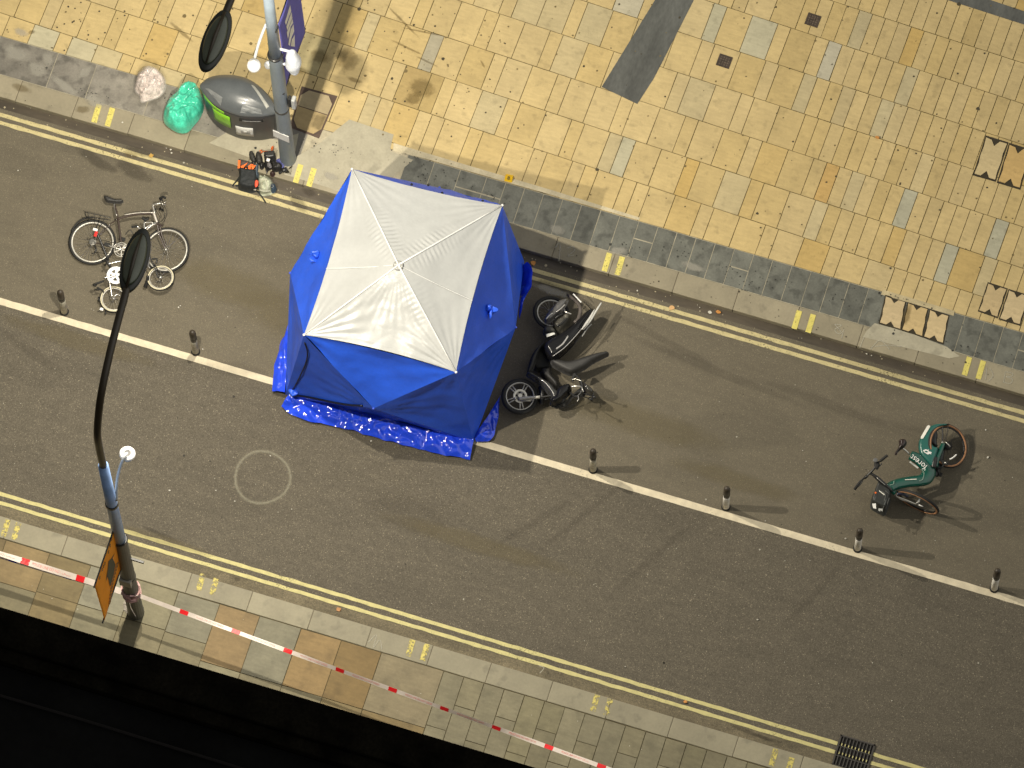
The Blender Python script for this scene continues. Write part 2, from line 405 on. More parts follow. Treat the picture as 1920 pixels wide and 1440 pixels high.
g.build('plaza_paving', m_stone, kind='structure', bevel=0)
g = MB(); rect(g, -FU, FU, 2.33, 150, K-.008); g.build('paving_bed', m_joint, kind='structure')
# far plaza beyond the modelled slabs
m_far = M('far_paving', (.5, .4, .2), .8, var=.15, scale=1.5)
g = MB(); rect(g, -FU, -12.3, 2.91, 150, K-.004); rect(g, 12.3, FU, 2.91, 150, K-.004); rect(g, -12.3, 12.3, 9.6, 150, K-.004); g.build('far_plaza', m_far, kind='structure')
# grey granite band along the kerb
g = MB(); u = -13.0
while u < 13:
    w = .29 if u > -1.6 else random.choice((.6, .9))
    if -2.5 < u < -1.6: w = .4
    c = (.125, .128, .108) if u > -2.6 else (.20, .185, .155)
    f = random.gauss(1, .07); c = tuple(x*f for x in c)
    if -4.05 < u+w/2 < -2.6: c = (.40, .355, .25)
    if u > -2.6 and random.random() < .12:
        stone_top(g, [V((u, 2.335, K)), V((u+w, 2.335, K)), V((u+w, 2.63, K)), V((u, 2.63, K))], K, c)
        stone_top(g, [V((u, 2.64, K)), V((u+w, 2.64, K)), V((u+w, 2.905, K)), V((u, 2.905, K))], K, c)
    else: stone_top(g, [V((u, 2.335, K)), V((u+w, 2.335, K)), V((u+w, 2.905, K)), V((u, 2.905, K))], K, c)
    u += w
g.build('granite_band', m_grey, kind='structure')
g = MB(); rect(g, -13, 13, 2.33, 2.91, K-.0035); g.build('band_mortar', m_mortar, kind='structure')
g = MB(); rect(g, -FU, -13, 2.33, 2.91, K, (.19, .175, .145)); rect(g, 13, FU, 2.33, 2.91, K, (.125, .128, .108)); g.build('granite_band', m_grey, kind='structure')
g = MB(); rect(g, -13, -12.99, 2.33, 2.91, K-.003); g.build('band_mortar', m_mortar, kind='structure')
# kerbs
def kerb(v0, v1, nm, base, wl, sd, ph):
    random.seed(sd); g = MB(); u = -14.0+ph
    while u < 14:
        w = wl*random.choice((1, 1, 1.05, .95)); f_ = random.gauss(1, .05); c = tuple(x*f_ for x in base)
        g.prism([(u+.003, v0+random.gauss(0, .002), -.02), (u+w-.003, v0+random.gauss(0, .002), -.02), (u+w-.003, v1, -.02), (u+.003, v1, -.02)], (0, 0, K+.02+random.gauss(0, .001)), c); u += w
    g.build(nm, m_kerb, kind='structure', bevel=.008)
    g = MB(); rect(g, -FU, -14, v0, v1, K-.004, base); rect(g, 14.9, FU, v0, v1, K-.004, base); rect(g, -14, 14.9, v0+.004, v1-.004, K-.006, (.10, .08, .05)); g.build('kerb_bed', m_kerb, kind='structure')
kerb(2.0, 2.33, 'kerb', (.275, .242, .166), .915, 3, .2)
kerb(-4.43, -4.12, 'kerb', (.255, .232, .162), .915, 5, .45)
# near pavement: big flags left, narrow setts right
random.seed(21)
g = MB()
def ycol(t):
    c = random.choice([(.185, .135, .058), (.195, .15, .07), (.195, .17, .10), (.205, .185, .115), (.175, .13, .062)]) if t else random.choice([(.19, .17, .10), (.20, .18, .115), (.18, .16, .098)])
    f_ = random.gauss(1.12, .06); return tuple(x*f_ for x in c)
yover = [(P(a, b, K), c) for (a, b), c in [((150, 1120), (.26, .245, .175)), ((380, 1150), (.225, .21, .145)), ((380, 1195), (.225, .21, .145)), ((545, 1200), (.225, .21, .145)), ((620, 1220), (.20, .185, .12)), ((690, 1240), (.215, .145, .055)), ((610, 1285), (.28, .19, .08)), ((50, 1075), (.26, .19, .09)), ((450, 1160), (.27, .19, .09)), ((780, 1270), (.24, .20, .12))]]
def yc(poly, t):
    c = ycol(t)
    for p, q in yover:
        if inpoly(p, poly): c = q
    return c
US = P(835, 1250, K).x
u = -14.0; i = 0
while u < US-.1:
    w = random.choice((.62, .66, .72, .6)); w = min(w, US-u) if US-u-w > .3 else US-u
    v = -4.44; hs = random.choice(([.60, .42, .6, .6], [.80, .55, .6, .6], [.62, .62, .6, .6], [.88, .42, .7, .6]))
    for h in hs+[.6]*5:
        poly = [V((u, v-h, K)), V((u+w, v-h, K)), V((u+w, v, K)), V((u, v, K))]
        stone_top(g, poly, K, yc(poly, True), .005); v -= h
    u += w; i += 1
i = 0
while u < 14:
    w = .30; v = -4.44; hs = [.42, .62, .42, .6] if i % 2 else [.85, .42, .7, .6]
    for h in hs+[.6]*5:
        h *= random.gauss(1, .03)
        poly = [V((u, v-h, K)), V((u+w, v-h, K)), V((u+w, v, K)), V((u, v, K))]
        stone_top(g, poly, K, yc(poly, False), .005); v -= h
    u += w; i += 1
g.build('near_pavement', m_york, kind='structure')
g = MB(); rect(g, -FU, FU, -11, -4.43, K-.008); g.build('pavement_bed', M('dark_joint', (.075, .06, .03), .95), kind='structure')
# loading ticks on the kerbs
g = MB()
def tick(pts, mb): mb.poly([P(x, y, K+.005) for x, y in pts])
for x, y in ((180, 212), (205, 219), (558, 325), (583, 332), (1137, 491), (1161, 498), (1493, 599), (1519, 606), (1812, 686), (1838, 693)):
    tick([(x-4+5, y-18), (x+6+5, y-15), (x+6-5, y+19), (x-5-4, y+16)], g)
g.build('kerb_tick', m_yel_tick, kind='structure')
g = MB()
for x, y in ((376, 1091), (401, 1100), (769, 1215), (796, 1223), (1115, 1318), (1140, 1326), (1450, 1420), (1480, 1436), (10, 990), (30, 996)):
    tick([(x-4+4, y-17), (x+6+4, y-14), (x+6-5, y+17), (x-5-4, y+14)], g)
g.build('kerb_tick', m_yel_gone, kind='structure')

# concrete patches, dark strips, covers
def sheet(name, pts, z, mat, col=None):
    g = MB(); g.poly([P(x, y, z) for x, y in pts], col); return g.build(name, mat, kind='structure')
sheet('concrete_patch', [(655, 224), (738, 252), (731, 283), (775, 300), (720, 345), (700, 378), (642, 363), (617, 352), (532, 327), (545, 300), (600, 268)], K+.004, m_conc)
sheet('concrete_patch', [(430, 245), (520, 262), (560, 250), (545, 330), (470, 296), (392, 268)], K+.004, m_conc)
sheet('mortar_strip', [(738, 268), (800, 287), (1040, 358), (1200, 408), (1198, 413), (1036, 366), (796, 297), (737, 283)], K+.004, M('pale_strip', (.50, .44, .30), .8, var=.2, scale=4))
sheet('mortar_strip', [(1655, 543), (1790, 583), (1788, 592), (1652, 552)], K+.004, M('tan_strip', (.44, .37, .22), .8, var=.2, scale=5))
sheet('mortar_strip', [(1625, 620), (1640, 606), (1700, 622), (1775, 650), (1800, 668), (1780, 672), (1690, 650), (1618, 632)], K+.004, m_conc)
m_strip = M('grey_slate', (.095, .098, .09), .5, var=.3, scale=3, bump=.002, stretch=(1, .4, 1))
sheet('slate_strip', [(1128, 163), (1195, 195), (1226, 147), (1301, 0), (1420, -220), (1350, -240), (1228, 0)], K+.004, m_strip)
sheet('slate_strip', [(1777, 0), (1920, 46), (2300, 165), (2300, 125), (1920, 21), (1857, 0), (1700, -48), (1640, -42)], K+.004, m_strip)
m_pit = flat('pit_dark', (.035, .028, .015), .9)
def inset_cover(px, label, col, grp):
    """px: four corners from top left clockwise of one stone lid with notches for lifting"""
    a, b, c, d = [P(x, y, K) for x, y in px]; z = V((0, 0, 1))
    root = thing('inspection_cover', label, 'inspection cover', (a+b+c+d)/4, grp)
    g = MB(); cc = (a+b+c+d)/4
    g.prism([cc+(p-cc)*1.10-z*.02 for p in (d, c, b, a)], z*.024); g.build('frame', m_pit, root)
    def w(s, t): return a*(1-s)*(1-t)+b*s*(1-t)+c*s*t+d*(1-s)*t
    out = [(0, 0), (.28, .02), (.47, .16), (.66, .0), (1, 0), (.96, .3), (1, .5), (.97, .8), (1, 1), (.70, 1), (.50, .84), (.30, 1), (0, 1), (.04, .7), (0, .5), (.03, .25)]
    g = MB(); g.prism([w(s, t)-z*.005 for s, t in out], z*.016, col); g.build('stone_lid', m_stone, root)
covs = [([(1661, 556), (1697, 567), (1688, 617), (1650, 605)], "left lid of the three notched stone lids in the grey band", (.60, .47, .27)),
        ([(1703, 569), (1739, 580), (1729, 630), (1692, 618)], "middle lid of the three notched stone lids in the grey band", (.60, .45, .22)),
        ([(1744, 582), (1778, 593), (1768, 643), (1733, 631)], "right lid of the three notched stone lids in the grey band", (.63, .49, .27)),
        ([(1849, 258), (1888, 270), (1866, 337), (1827, 326)], "pale notched stone lid in the plaza, left of its pair at the right edge", (.60, .48, .26)),
        ([(1893, 272), (1932, 284), (1912, 352), (1872, 340)], "orange notched stone lid in the plaza, right of its pair at the right edge", (.60, .41, .16)),
        ([(1853, 532), (1887, 543), (1870, 594), (1836, 582)], "tan notched stone lid above the grey band, left of its pair", (.56, .43, .23)),
        ([(1892, 545), (1928, 556), (1912, 608), (1875, 597)], "pale notched stone lid above the grey band, right of its pair", (.62, .49, .28))]
for px, lab, col in covs: inset_cover(px, lab, col, 'notched stone inspection lids')
# chamfered cover beside the post
a = [P(x, y, K) for x, y in [(566, 163), (632, 181), (598, 259), (544, 238)]]; z = V((0, 0, 1))
root = thing('manhole_cover', 'large paved cover with clipped corners in a rusty frame beside the purple banner post', 'manhole cover', sum(a, V())/4)
g = MB(); cc = sum(a, V())/4; g.prism([cc+(p-cc)*1.02-z*.02 for p in reversed(a)], z*.025); g.build('frame', flat('rusty_frame', (.09, .06, .045), .8, var=.3), root)
g = MB(); w4 = lambda s, t: a[0]*(1-s)*(1-t)+a[1]*s*(1-t)+a[2]*s*t+a[3]*(1-s)*t
ch = [(.22, .04), (.78, .04), (.95, .16), (.95, .84), (.78, .96), (.22, .96), (.05, .84), (.05, .16)]
mid = [(.05, .5), (.95, .5)]
g.prism([w4(s, t)-z*.004 for s, t in [(.22, .04), (.78, .04), (.96, .2), (.96, .45), (.04, .45), (.04, .2)]], z*.013, (.42, .34, .2))
g.prism([w4(s, t)-z*.004 for s, t in [(.04, .47), (.96, .47), (.96, .8), (.78, .96), (.22, .96), (.04, .8)]], z*.013, (.44, .33, .16))
g.build('stone_lid', m_stone, root)
for (x, y), lab in (((1358, 115), 'small square rusty vent cover in the plaza nearer the slate strip'), ((1524, 38), 'small square rusty vent cover in the plaza nearer the top edge')):
    c = P(x, y, K); root = thing('vent_cover', lab, 'vent cover', c, 'square vent covers')
    ax = (V((ca, sa, 0)), V((-sa, ca, 0)), z)
    g = MB(); g.box(c+z*.003, (.20, .19, .012), ax); g.build('frame', flat('dark_rust', (.055, .04, .03), .8, var=.4, scale=20), root)
    g = MB()
    for i in range(4):
        for j in range(4): g.box(c+z*.011+ax[0]*(i-1.5)*.038+ax[1]*(j-1.5)*.038, (.022, .022, .008), ax)
    g.build('stud_grid', flat('rust_studs', (.10, .075, .055), .7, var=.4, scale=30), root)
# drain grate in the near gutter
c = P(1600, 1416, 0); root = thing('drain_grate', 'black iron drain grate crossed by the near double yellow lines', 'drain grate', c)
g = MB(); ga = V((1, 0, 0)); gb = V((0, 1, 0))
g.box(c+z*.002, (.50, .46, .008)); g.build('pit_plate', flat('pit_shade_black', (.004, .004, .004), .95), root)  # flat black plate stands in for the unlit depth of the drain
g = MB()
for s in (-1, 1):
    g.box(c+z*.012+ga*s*.245, (.022, .47, .018)); g.box(c+z*.012+gb*s*.225, (.51, .022, .018))
g.build('frame', flat('iron', (.045, .04, .035), .6), root)
g = MB(); g2 = MB()
for i in range(9):
    for s in (-1, 0, 1):
        g.box(c+z*.011+ga*(i-4)*.05+gb*s*.145, (.015, .13, .014))
    g.box(c+z*.012+ga*(i-4)*.05, (.02, .05, .016))
for s in (-.5, .5): g.box(c+z*.009+gb*s*.145, (.47, .014, .012))
g.build('bars', flat('worn_iron', (.05, .046, .04), .5), root)
for s, v in ((1, -3.775), (-1, -3.905)):
    for i in range(9): g2.box(V((c.x+(i-4)*.05, v, .0215)), (.013, .035, .003))
g2.build('yellow_paint', m_yel, root)

# stains, painted shadow streaks, gum, chalk
def blob(name, px, py, rx, ry, ang, mat, z, n=28, op=1.0):
    c = P(px, py, z); mb = MB(); rings = 6; vs = [c]; fs = []; ca_, sa_ = math.cos(ang), math.sin(ang)
    for i in range(1, rings+1):
        for j in range(n):
            q = 2*math.pi*j/n; r = i/rings*(1+.15*mn.noise(V((math.cos(q)*2+px, math.sin(q)*2, py))))
            x = math.cos(q)*rx*r; y = math.sin(q)*ry*r; vs.append(c+V((x*ca_-y*sa_, x*sa_+y*ca_, 0)))
    for j in range(n): fs.append((0, 1+j, 1+(j+1) % n))
    for i in range(rings-1):
        for j in range(n): a_ = 1+i*n; fs.append((a_+j, a_+n+j, a_+n+(j+1) % n, a_+(j+1) % n))
    mb.add(vs, fs); o = mb.build(name, mat, kind='structure', keepout=True)
    at = o.data.color_attributes.new("Col", 'FLOAT_COLOR', 'POINT')
    for k_ in range(len(vs)):
        i = 0 if k_ == 0 else (k_-1)//n+1; t = 1-i/rings; t = t*t*(3-2*t)*1.25*op
        at.data[k_].color = (t, t, t, 1)
    return o
m_st1 = stain_mat('brown_stain', (.13, .09, .03), 1.4, 9, .34)
m_st2 = stain_mat('dark_oil', (.055, .047, .036), 1.3, 5, .3)
m_st3 = stain_mat('road_dirt_shade', (.07, .06, .048), .9, 3, .12)  # colour of the road dirt and of the painted shadow streaks
m_st4 = stain_mat('pale_scuff', (.42, .40, .34), 1.6, 7, .45)
m_st5 = stain_mat('olive_wear', (.17, .14, .075), .9, 2.5, .25)
zst = [0]
def st(px, py, rx, ry, ang, mat, pav=True, op=1.0):
    zst[0] += 1; blob('stain_shade', px, py, rx, ry, math.radians(ang), mat, (K if pav else 0)+.0085+.00025*zst[0], op=op)
for a_ in [(790, 165, .33, .26, 10), (775, 185, .22, .16, 40), (650, 110, .3, .35, 0), (600, 105, .25, .2, 0), (665, 150, .2, .06, 0), (755, 40, .03, .6, 60), (765, 90, .03, .45, 80), (795, 60, .025, .6, 95), (800, 115, .03, .3, 80), (905, 120, .12, .03, -45), (560, 130, .1, .3, 90), (340, 60, .05, .4, 65), (470, 205, .9, .35, -10),
           (60, 60, .1, .05, 30), (1700, 590, .1, .3, 0), (905, 415, .2, .15, 0), (40, 165, .25, .1, 0), (155, 205, .2, .1, 20), (245, 290, .2, .08, 0)]: st(*a_, m_st1)
for a_ in [(30, 100, .35, .2, 0), (70, 130, .25, .2, 0), (120, 160, .4, .12, -20), (90, 110, .15, .2, 30), (160, 135, .25, .12, 60), (180, 190, .3, .15, 0), (1045, 430, .2, .12, 0), (1160, 470, .25, .1, 20), (1300, 500, .3, .1, 0), (40, 60, .2, .1, 0), (620, 330, .2, .1, 0), (1035, 545, .5, .1, 0)]: st(*a_, m_st4)
for a_ in [(265, 285, .5, .1, 0, ), (250, 320, .5, .2, -10), (560, 380, .3, .15, -30), (580, 360, .2, .1, 0), (445, 1085, .09, .07, 0), (1400, 1370, .5, .06, -5), (1440, 1385, .4, .05, 0), (300, 1000, .5, .06, -5), (1040, 540, .6, .15, 0), (180, 300, .6, .15, -15)]: st(*a_, m_st2, False)
for a_ in [(1330, 690, 2.6, .12, -6), (1560, 760, 2.2, .14, -4), (1250, 640, 1.6, .1, -12), (1800, 830, 1.8, .14, 0), (700, 380, 1.2, .15, 0), (1230, 1040, 1.6, .1, 60), (1100, 960, 1.8, .1, 58), (1530, 1110, 1.3, .1, 64), (1000, 980, 1.5, .1, 50), (60, 660, 1.0, .15, -20), (430, 690, .9, .2, 10), (760, 960, 1.2, .5, 0), (1700, 700, 2, .3, 0)]: st(*a_, m_st3, False)  # thin streaks paint faint lamp shadows on the road, with some dirt
for a_ in [(1200, 790, 2.2, .4, 0), (560, 600, 1.5, .6, 0), (150, 640, 2, .25, 0), (420, 530, 1.5, .5, 0), (1380, 900, 1.6, .25, 0), (900, 1020, 2.4, .25, 0), (300, 1010, 1.4, .12, 0)]: st(*a_, m_st5, False)
# chewing gum: countless little discs
random.seed(4)
def specks(name, n, gen, rr, mat, zb, kind='stuff', lab=None, cat=None):
    mb = MB()
    for i in range(n):
        x, y = gen(); r = random.uniform(*rr)*(2 if random.random() < .06 else 1); k = random.randint(5, 8); a0 = random.random()*6
        mb.poly([V((x+math.cos(a0+2*math.pi*j/k)*r*random.uniform(.7, 1.1), y+math.sin(a0+2*math.pi*j/k)*r*random.uniform(.7, 1.1), zb)) for j in range(k)])
    return mb.build(name, mat, kind=kind, label=lab, cat=cat, keepout=True)
m_gum = flat('old_gum', (.055, .045, .025), .8)
m_gum2 = flat('faded_gum', (.16, .12, .05), .8)
def g_left():
    while True:
        x = random.uniform(-9.5, 6.8); 
        if random.random() < (1 if x < -1.5 else .35): return x, random.uniform(2.95, 8)
specks('chewing_gum', 360, g_left, (.008, .017), m_gum, K+.0055, lab='dark old chewing gum trodden into the yellow plaza slabs', cat='chewing gum')
specks('faded_chewing_gum', 460, g_left, (.006, .018), m_gum2, K+.005, lab='faded brown gum marks on the yellow plaza slabs', cat='chewing gum')
cl = [(random.uniform(-9, 8), random.uniform(2.35, 2.88)) for _ in range(26)]
def g_band():
    c_ = random.choice(cl); return c_[0]+random.gauss(0, .16), min(2.9, max(2.34, c_[1]+random.gauss(0, .07)))
specks('band_grime', 420, g_band, (.004, .012), flat('band_gum', (.035, .035, .03), .8), K+.006, lab='black gum and grime spots on the grey kerb band', cat='grime')
specks('kerb_grime', 90, lambda: (random.uniform(-9, 8), random.uniform(2.03, 2.3)), (.004, .010), m_gum, K+.006, lab='dark grime dots along the far kerb stones', cat='grime')
specks('road_grit', 260, lambda: (random.uniform(-8.5, 9), random.uniform(-3.7, 2)), (.003, .009), flat('pale_grit', (.36, .34, .28), .8), .0075, lab='pale grit flecks scattered over the asphalt', cat='grit')
specks('dark_road_spots', 160, lambda: (random.uniform(-8.5, 9), random.uniform(-3.7, 2)), (.004, .011), flat('tar_spots', (.03, .026, .02), .8), .0078, lab='dark tar spots scattered over the asphalt', cat='grit')
specks('pavement_grit', 90, lambda: (random.uniform(-8.5, 9), random.uniform(-6.6, -4.5)), (.003, .009), flat('pale_spots', (.45, .42, .34), .8), K+.0065, lab='pale droppings and grit on the near pavement', cat='grit')
def g_ch(): return random.uniform(-8.5, 9), random.uniform(1.8, 1.99)
specks('gutter_litter', 80, g_ch, (.004, .013), flat('channel_bits', (.38, .33, .22), .8), .009, lab='small pale bits of litter along the far gutter', cat='litter')
m_chalk = stain_mat('chalk', (.34, .32, .24), 1.2, 30, .5)
def ringmark(px, py, R, w, a0, a1, col=1.0):
    c = P(px, py, .006); mb = MB(); n = 72; vs = []; r4 = []
    for i in range(n+1):
        q = math.radians(a0+(a1-a0)*i/n); rr = R*(1+.018*math.sin(3*q+1))
        for k_, f in enumerate((-1, 0, 1)): vs.append(c+V((math.cos(q), math.sin(q), 0))*(rr+f*w)); r4.append(0 if f else col)
    fs = [(i*3+k_, i*3+k_+1, i*3+4+k_, i*3+3+k_) for i in range(n) for k_ in (0, 1)]
    mb.add(vs, fs); o = mb.build('chalk_circle', m_chalk, kind='structure', keepout=True)
    at = o.data.color_attributes.new("Col", 'FLOAT_COLOR', 'POINT')
    for i, t in enumerate(r4): at.data[i].color = (t, t, t, 1)
ringmark(492, 895, .395, .055, 0, 360, .9); ringmark(440, 1050, .38, .03, 40, 150, .5)
def scrawl(pts, w=.012):
    mb = MB(); q = [P(x, y, K+.006) for x, y in pts]; mb.tube(crv(q, 4), w/2, 4, flat=.05, nrm=(0, 0, 1)); return mb
m_scr = stain_mat('chalk_scrawl', (.5, .48, .4), 0, 60, .45); 
def scr(*lines):
    mb = MB()
    for l in lines:
        s_ = scrawl(l); mb.add(s_.v, s_.f, (.8, .8, .8))
    mb.build('chalk_scrawl', m_scr, kind='structure', keepout=True)
scr([(1885, 697), (1882, 715), (1880, 716)], [(1885, 697), (1898, 700), (1896, 706), (1886, 706), (1898, 711), (1894, 719), (1880, 716)])
scr([(1565, 608), (1578, 610), (1566, 617), (1570, 625), (1578, 624), (1570, 614), (1565, 608)], [(1582, 618), (1578, 634)])
scr([(1632, 655), (1650, 638), (1668, 655)], [(1640, 650), (1664, 647), (1690, 650)], [(1620, 632), (1612, 652)])
scr([(1063, 466), (1074, 462), (1077, 470), (1064, 480), (1076, 478)], [(1040, 465), (1050, 456), (1048, 490)])
scr([(1850, 690), (1848, 712)], [(1856, 690), (1862, 704), (1852, 716)])
scr([(690, 1205), (706, 1190), (700, 1215), (712, 1200), (716, 1218)], [(1010, 1248), (1020, 1252), (1012, 1262)])

# ------------------------------------------------------------ dark building at the near side
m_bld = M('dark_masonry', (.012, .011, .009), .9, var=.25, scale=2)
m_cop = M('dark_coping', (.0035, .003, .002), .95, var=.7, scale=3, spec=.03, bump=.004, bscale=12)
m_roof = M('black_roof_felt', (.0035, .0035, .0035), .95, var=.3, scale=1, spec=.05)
HB = 14.0; VE = -9.19
root = thing('building', 'unlit dark building whose flat roof edge fills the lower left corner', 'building', (0, VE-6, K))
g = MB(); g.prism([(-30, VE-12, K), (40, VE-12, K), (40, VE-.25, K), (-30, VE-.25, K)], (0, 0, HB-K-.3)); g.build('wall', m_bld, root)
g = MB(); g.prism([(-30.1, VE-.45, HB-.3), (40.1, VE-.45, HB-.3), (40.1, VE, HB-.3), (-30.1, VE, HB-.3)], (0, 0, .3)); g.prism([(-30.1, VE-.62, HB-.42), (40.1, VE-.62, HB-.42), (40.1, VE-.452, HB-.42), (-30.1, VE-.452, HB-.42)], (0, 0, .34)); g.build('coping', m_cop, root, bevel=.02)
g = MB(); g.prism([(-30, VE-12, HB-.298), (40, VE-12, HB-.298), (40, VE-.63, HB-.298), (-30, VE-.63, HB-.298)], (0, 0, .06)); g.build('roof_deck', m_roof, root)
g = MB(); g.tube([(x, VE-1.0-.01*math.sin(x), HB-.2) for x in range(-20, 21, 2)], .02, 6); g.build('roof_cable', flat('cable', (.008, .007, .007), .9, spec=.1), root)
m_win = flat('dark_glass', (.02, .022, .025), .1)
for fl in range(3):
    for i in range(7):
        x = -18+i*6
        g = MB(); g.box((x, VE-.235, 3.2+fl*4), (1.6, .05, 2.0)); w_ = g.build('window', m_win, root)
        g = MB(); g.box((x, VE-.21, 2.15+fl*4), (1.8, .12, .1)); g.build('sill', m_cop, w_)

# ------------------------------------------------------------ lamp posts
def street_lamp(px, py, light_px, label, m_low, m_up, wr, zlow, stretch_head=1.0):
    B = P(px, py, K); G = P(*light_px, 0); d = V((G.x-B.x, G.y-B.y, 0)); off = d.length; d.normalize()
    root = thing('street_lamp', label, 'street lamp', B, 'street lamps')
    up = V((0, 0, 1))
    g = MB(); g.lathe(B, [(wr*1.06, 0), (wr, .25), (wr*.97, 1.2), (wr*.93, 1.3), (wr*.88, zlow)], 20); g.build('lower_pole', m_low, root, smooth=False, bevel=.004)
    for zc in (zlow-.02, zlow*.5):
        g = MB(); g.lathe(B+up*(zc-.03), [(wr*.88, 0), (wr*.98, .008), (wr*.98, .052), (wr*.88, .06)], 20); g.build('clamp_band', m_dark, root)
    g = MB(); g.lathe(B, [(wr*.76, zlow-.05), (wr*.62, 6.5)], 18); g.build('upper_pole', m_up, root, smooth=True)
    arm = [B+up*6.4, B+up*7.2, B+up*7.75+d*.05, B+up*8.25+d*.35, B+up*8.52+d*.85, B+up*8.62+d*1.35, B+up*8.66+d*(off-.40)]
    g = MB(); g.tube(crv(arm, 6), [.052]*37, 10); g.build('arm', m_bronze, root, smooth=True)
    hc = B+up*8.66+d*off; side = d.cross(up)
    # luminaire: flattened oval lens housing
    def shell(zs, rs, name, mat, parent):
        n = 32; mb = MB(); vs = []
        for zc, s_ in zip(zs, rs):
            for j in range(n):
                q = 2*math.pi*j/n; vs.append(hc+d*(math.cos(q)*.46*s_)+side*(math.sin(q)*.172*(s_ if s_ < .9 else s_))+up*zc)
        fs = [(i*n+j, i*n+(j+1) % n, (i+1)*n+(j+1) % n, (i+1)*n+j) for i in range(len(zs)-1) for j in range(n)]
        fs += [tuple(range(n-1, -1, -1)), tuple(range((len(zs)-1)*n, len(zs)*n))]
        mb.add(vs, fs); return mb.build(name, mat, parent, smooth=True)
    hd = shell([-.055, -.06, -.03, 0.0, .02], [.90, .99, 1.02, 1.0, .95], 'lamp_head', flat('lamp_rim', (.02, .022, .018), .35), root)
    shell([.018, .045, .075, .09, .096], [.82, .76, .60, .34, .05], 'canopy', M('lamp_canopy', (.060, .070, .045), .16, var=.15, coat=.5), hd)
    g = MB(); g.tube([hc+d*.36+up*.055, hc+up*.12, hc-d*.40+up*.055], [.012, .028, .02], 8); g.build('spine', m_bronze, hd, smooth=True)
    lm = bpy.data.materials.new('lamp_glow'); lm.use_nodes = True; nb = lm.node_tree.nodes["Principled BSDF"]
    nb.inputs['Emission Color'].default_value = (1, .93, .8, 1); nb.inputs['Emission Strength'].default_value = 12
    shell([-.066, -.0655], [.84, .84], 'lens', lm, hd)
    ld = bpy.data.lights.new('lamp_light', 'SPOT'); lo = bpy.data.objects.new('lamp_light', ld); C.objects.link(lo)
    ld.spot_size = math.radians(172); ld.spot_blend = .25; ld.shadow_soft_size = .07; ld.energy = LAMP_W; ld.color = LAMP_COL
    ld.use_nodes = True; NN = ld.node_tree.nodes; em = NN.get('Emission') or NN.new('ShaderNodeEmission')
    fo = NN.new('ShaderNodeLightFalloff'); fo.inputs['Strength'].default_value = 1.0; ld.node_tree.links.new(fo.outputs['Linear'], em.inputs['Strength'])
    lo.parent = root; lo.location = hc-B-up*.13
    return root, B, d
m_lp = street_lamp(255, 1148, (330, 890), 'near street lamp with olive lower pole and bright blue upper pole, orange banner and tape', m_postold, m_postblue, .115, 3.35)
f_lp = street_lamp(540, 298, (466, 510), 'far street lamp with grey and pale blue pole beside the oval bin', m_postgrey, m_postpale, .115, 4.0)
B1, B2 = m_lp[1], f_lp[1]; up = V((0, 0, 1))
# fittings
def at(t, x, y, z): return P(*t(x, y), z)
t1 = zz(160, 820, 3.79)
def hz(px, py, B): # height on the pole axis matching picture height
    best = None
    for i in range(0, 900):
        h = i*.01; q = B+up*h-CO; yy = 720-FPX*q.dot(CU)/q.dot(fw)
        if best is None or abs(yy-py) < best[0]: best = (abs(yy-py), h)
    return best[1]
# cable box and strap on the near post
g = MB(); h = hz(0, 1080, B1); g.box(B1+up*h-V((.0, .10, 0)), (.17, .06, .22)); g.build('notice_plate', flat('plate_grey', (.30, .28, .24), .5), m_lp[0], bevel=.005)
h = hz(0, 1048, B1); g = MB(); g.box(B1+up*h+V((.17, .03, 0)), (.22, .035, .04)); g.build('bracket', m_dark, m_lp[0], bevel=.004)
g = MB(); h = hz(0, 945, B1); g.lathe(B1+up*(h-.03), [(.085, 0), (.092, .01), (.092, .07), (.085, .08)], 16); g.build('clamp_band', m_dark, m_lp[0])
# far post fittings
h = hz(0, 242, B2); g = MB(); g.prism([B2+up*(h-.14)+V((-.14, -.10, 0)), B2+up*(h-.14)+V((.11, -.13, 0)), B2+up*(h-.14)+V((.11, -.115, 0)), B2+up*(h-.14)+V((-.14, -.085, 0))], up*.22); g.build('notice_plate', flat('sticker_grey', (.62, .62, .6), .5), f_lp[0])
g = MB(); h = hz(0, 185, B2); g.box(B2+up*h+V((.14, .0, 0)), (.05, .07, .3)); g.build('control_box', m_black, f_lp[0], bevel=.01)
g = MB(); g.box(B2+up*h+V((.20, .0, 0)), (.06, .1, .32)); g.build('control_cover', flat('cover_grey', (.42, .43, .42), .5), f_lp[0], bevel=.02)
# wrapped white camera housing
h = hz(0, 132, B2)
g = MB(); pc = B2+V((.25, .02, 0)); rr = [.03, .07, .10, .125, .115, .10, .07, .03]
g.tube([pc+up*(h+i*.125)+V((.015*math.sin(i*2), .012*math.cos(i*3), 0)) for i in range(8)], rr, 12)
w_ = g.build('wrapped_housing', M('white_wrap', (.70, .74, .80), .45, var=.06, bump=.012, bscale=14), f_lp[0], smooth=True, sub=1)
g = MB(); g.tube([B2+up*(h+.3), pc+up*(h+.3)], .02, 6); g.tube([B2+up*(h+.85), pc+up*(h+.8)], .02, 6); g.ball(B2+up*(h-.02)+V((-.15, .05, 0)), (.06, .06, .08)); g.build('housing_bracket', flat('white_bracket', (.7, .72, .74), .5), f_lp[0])
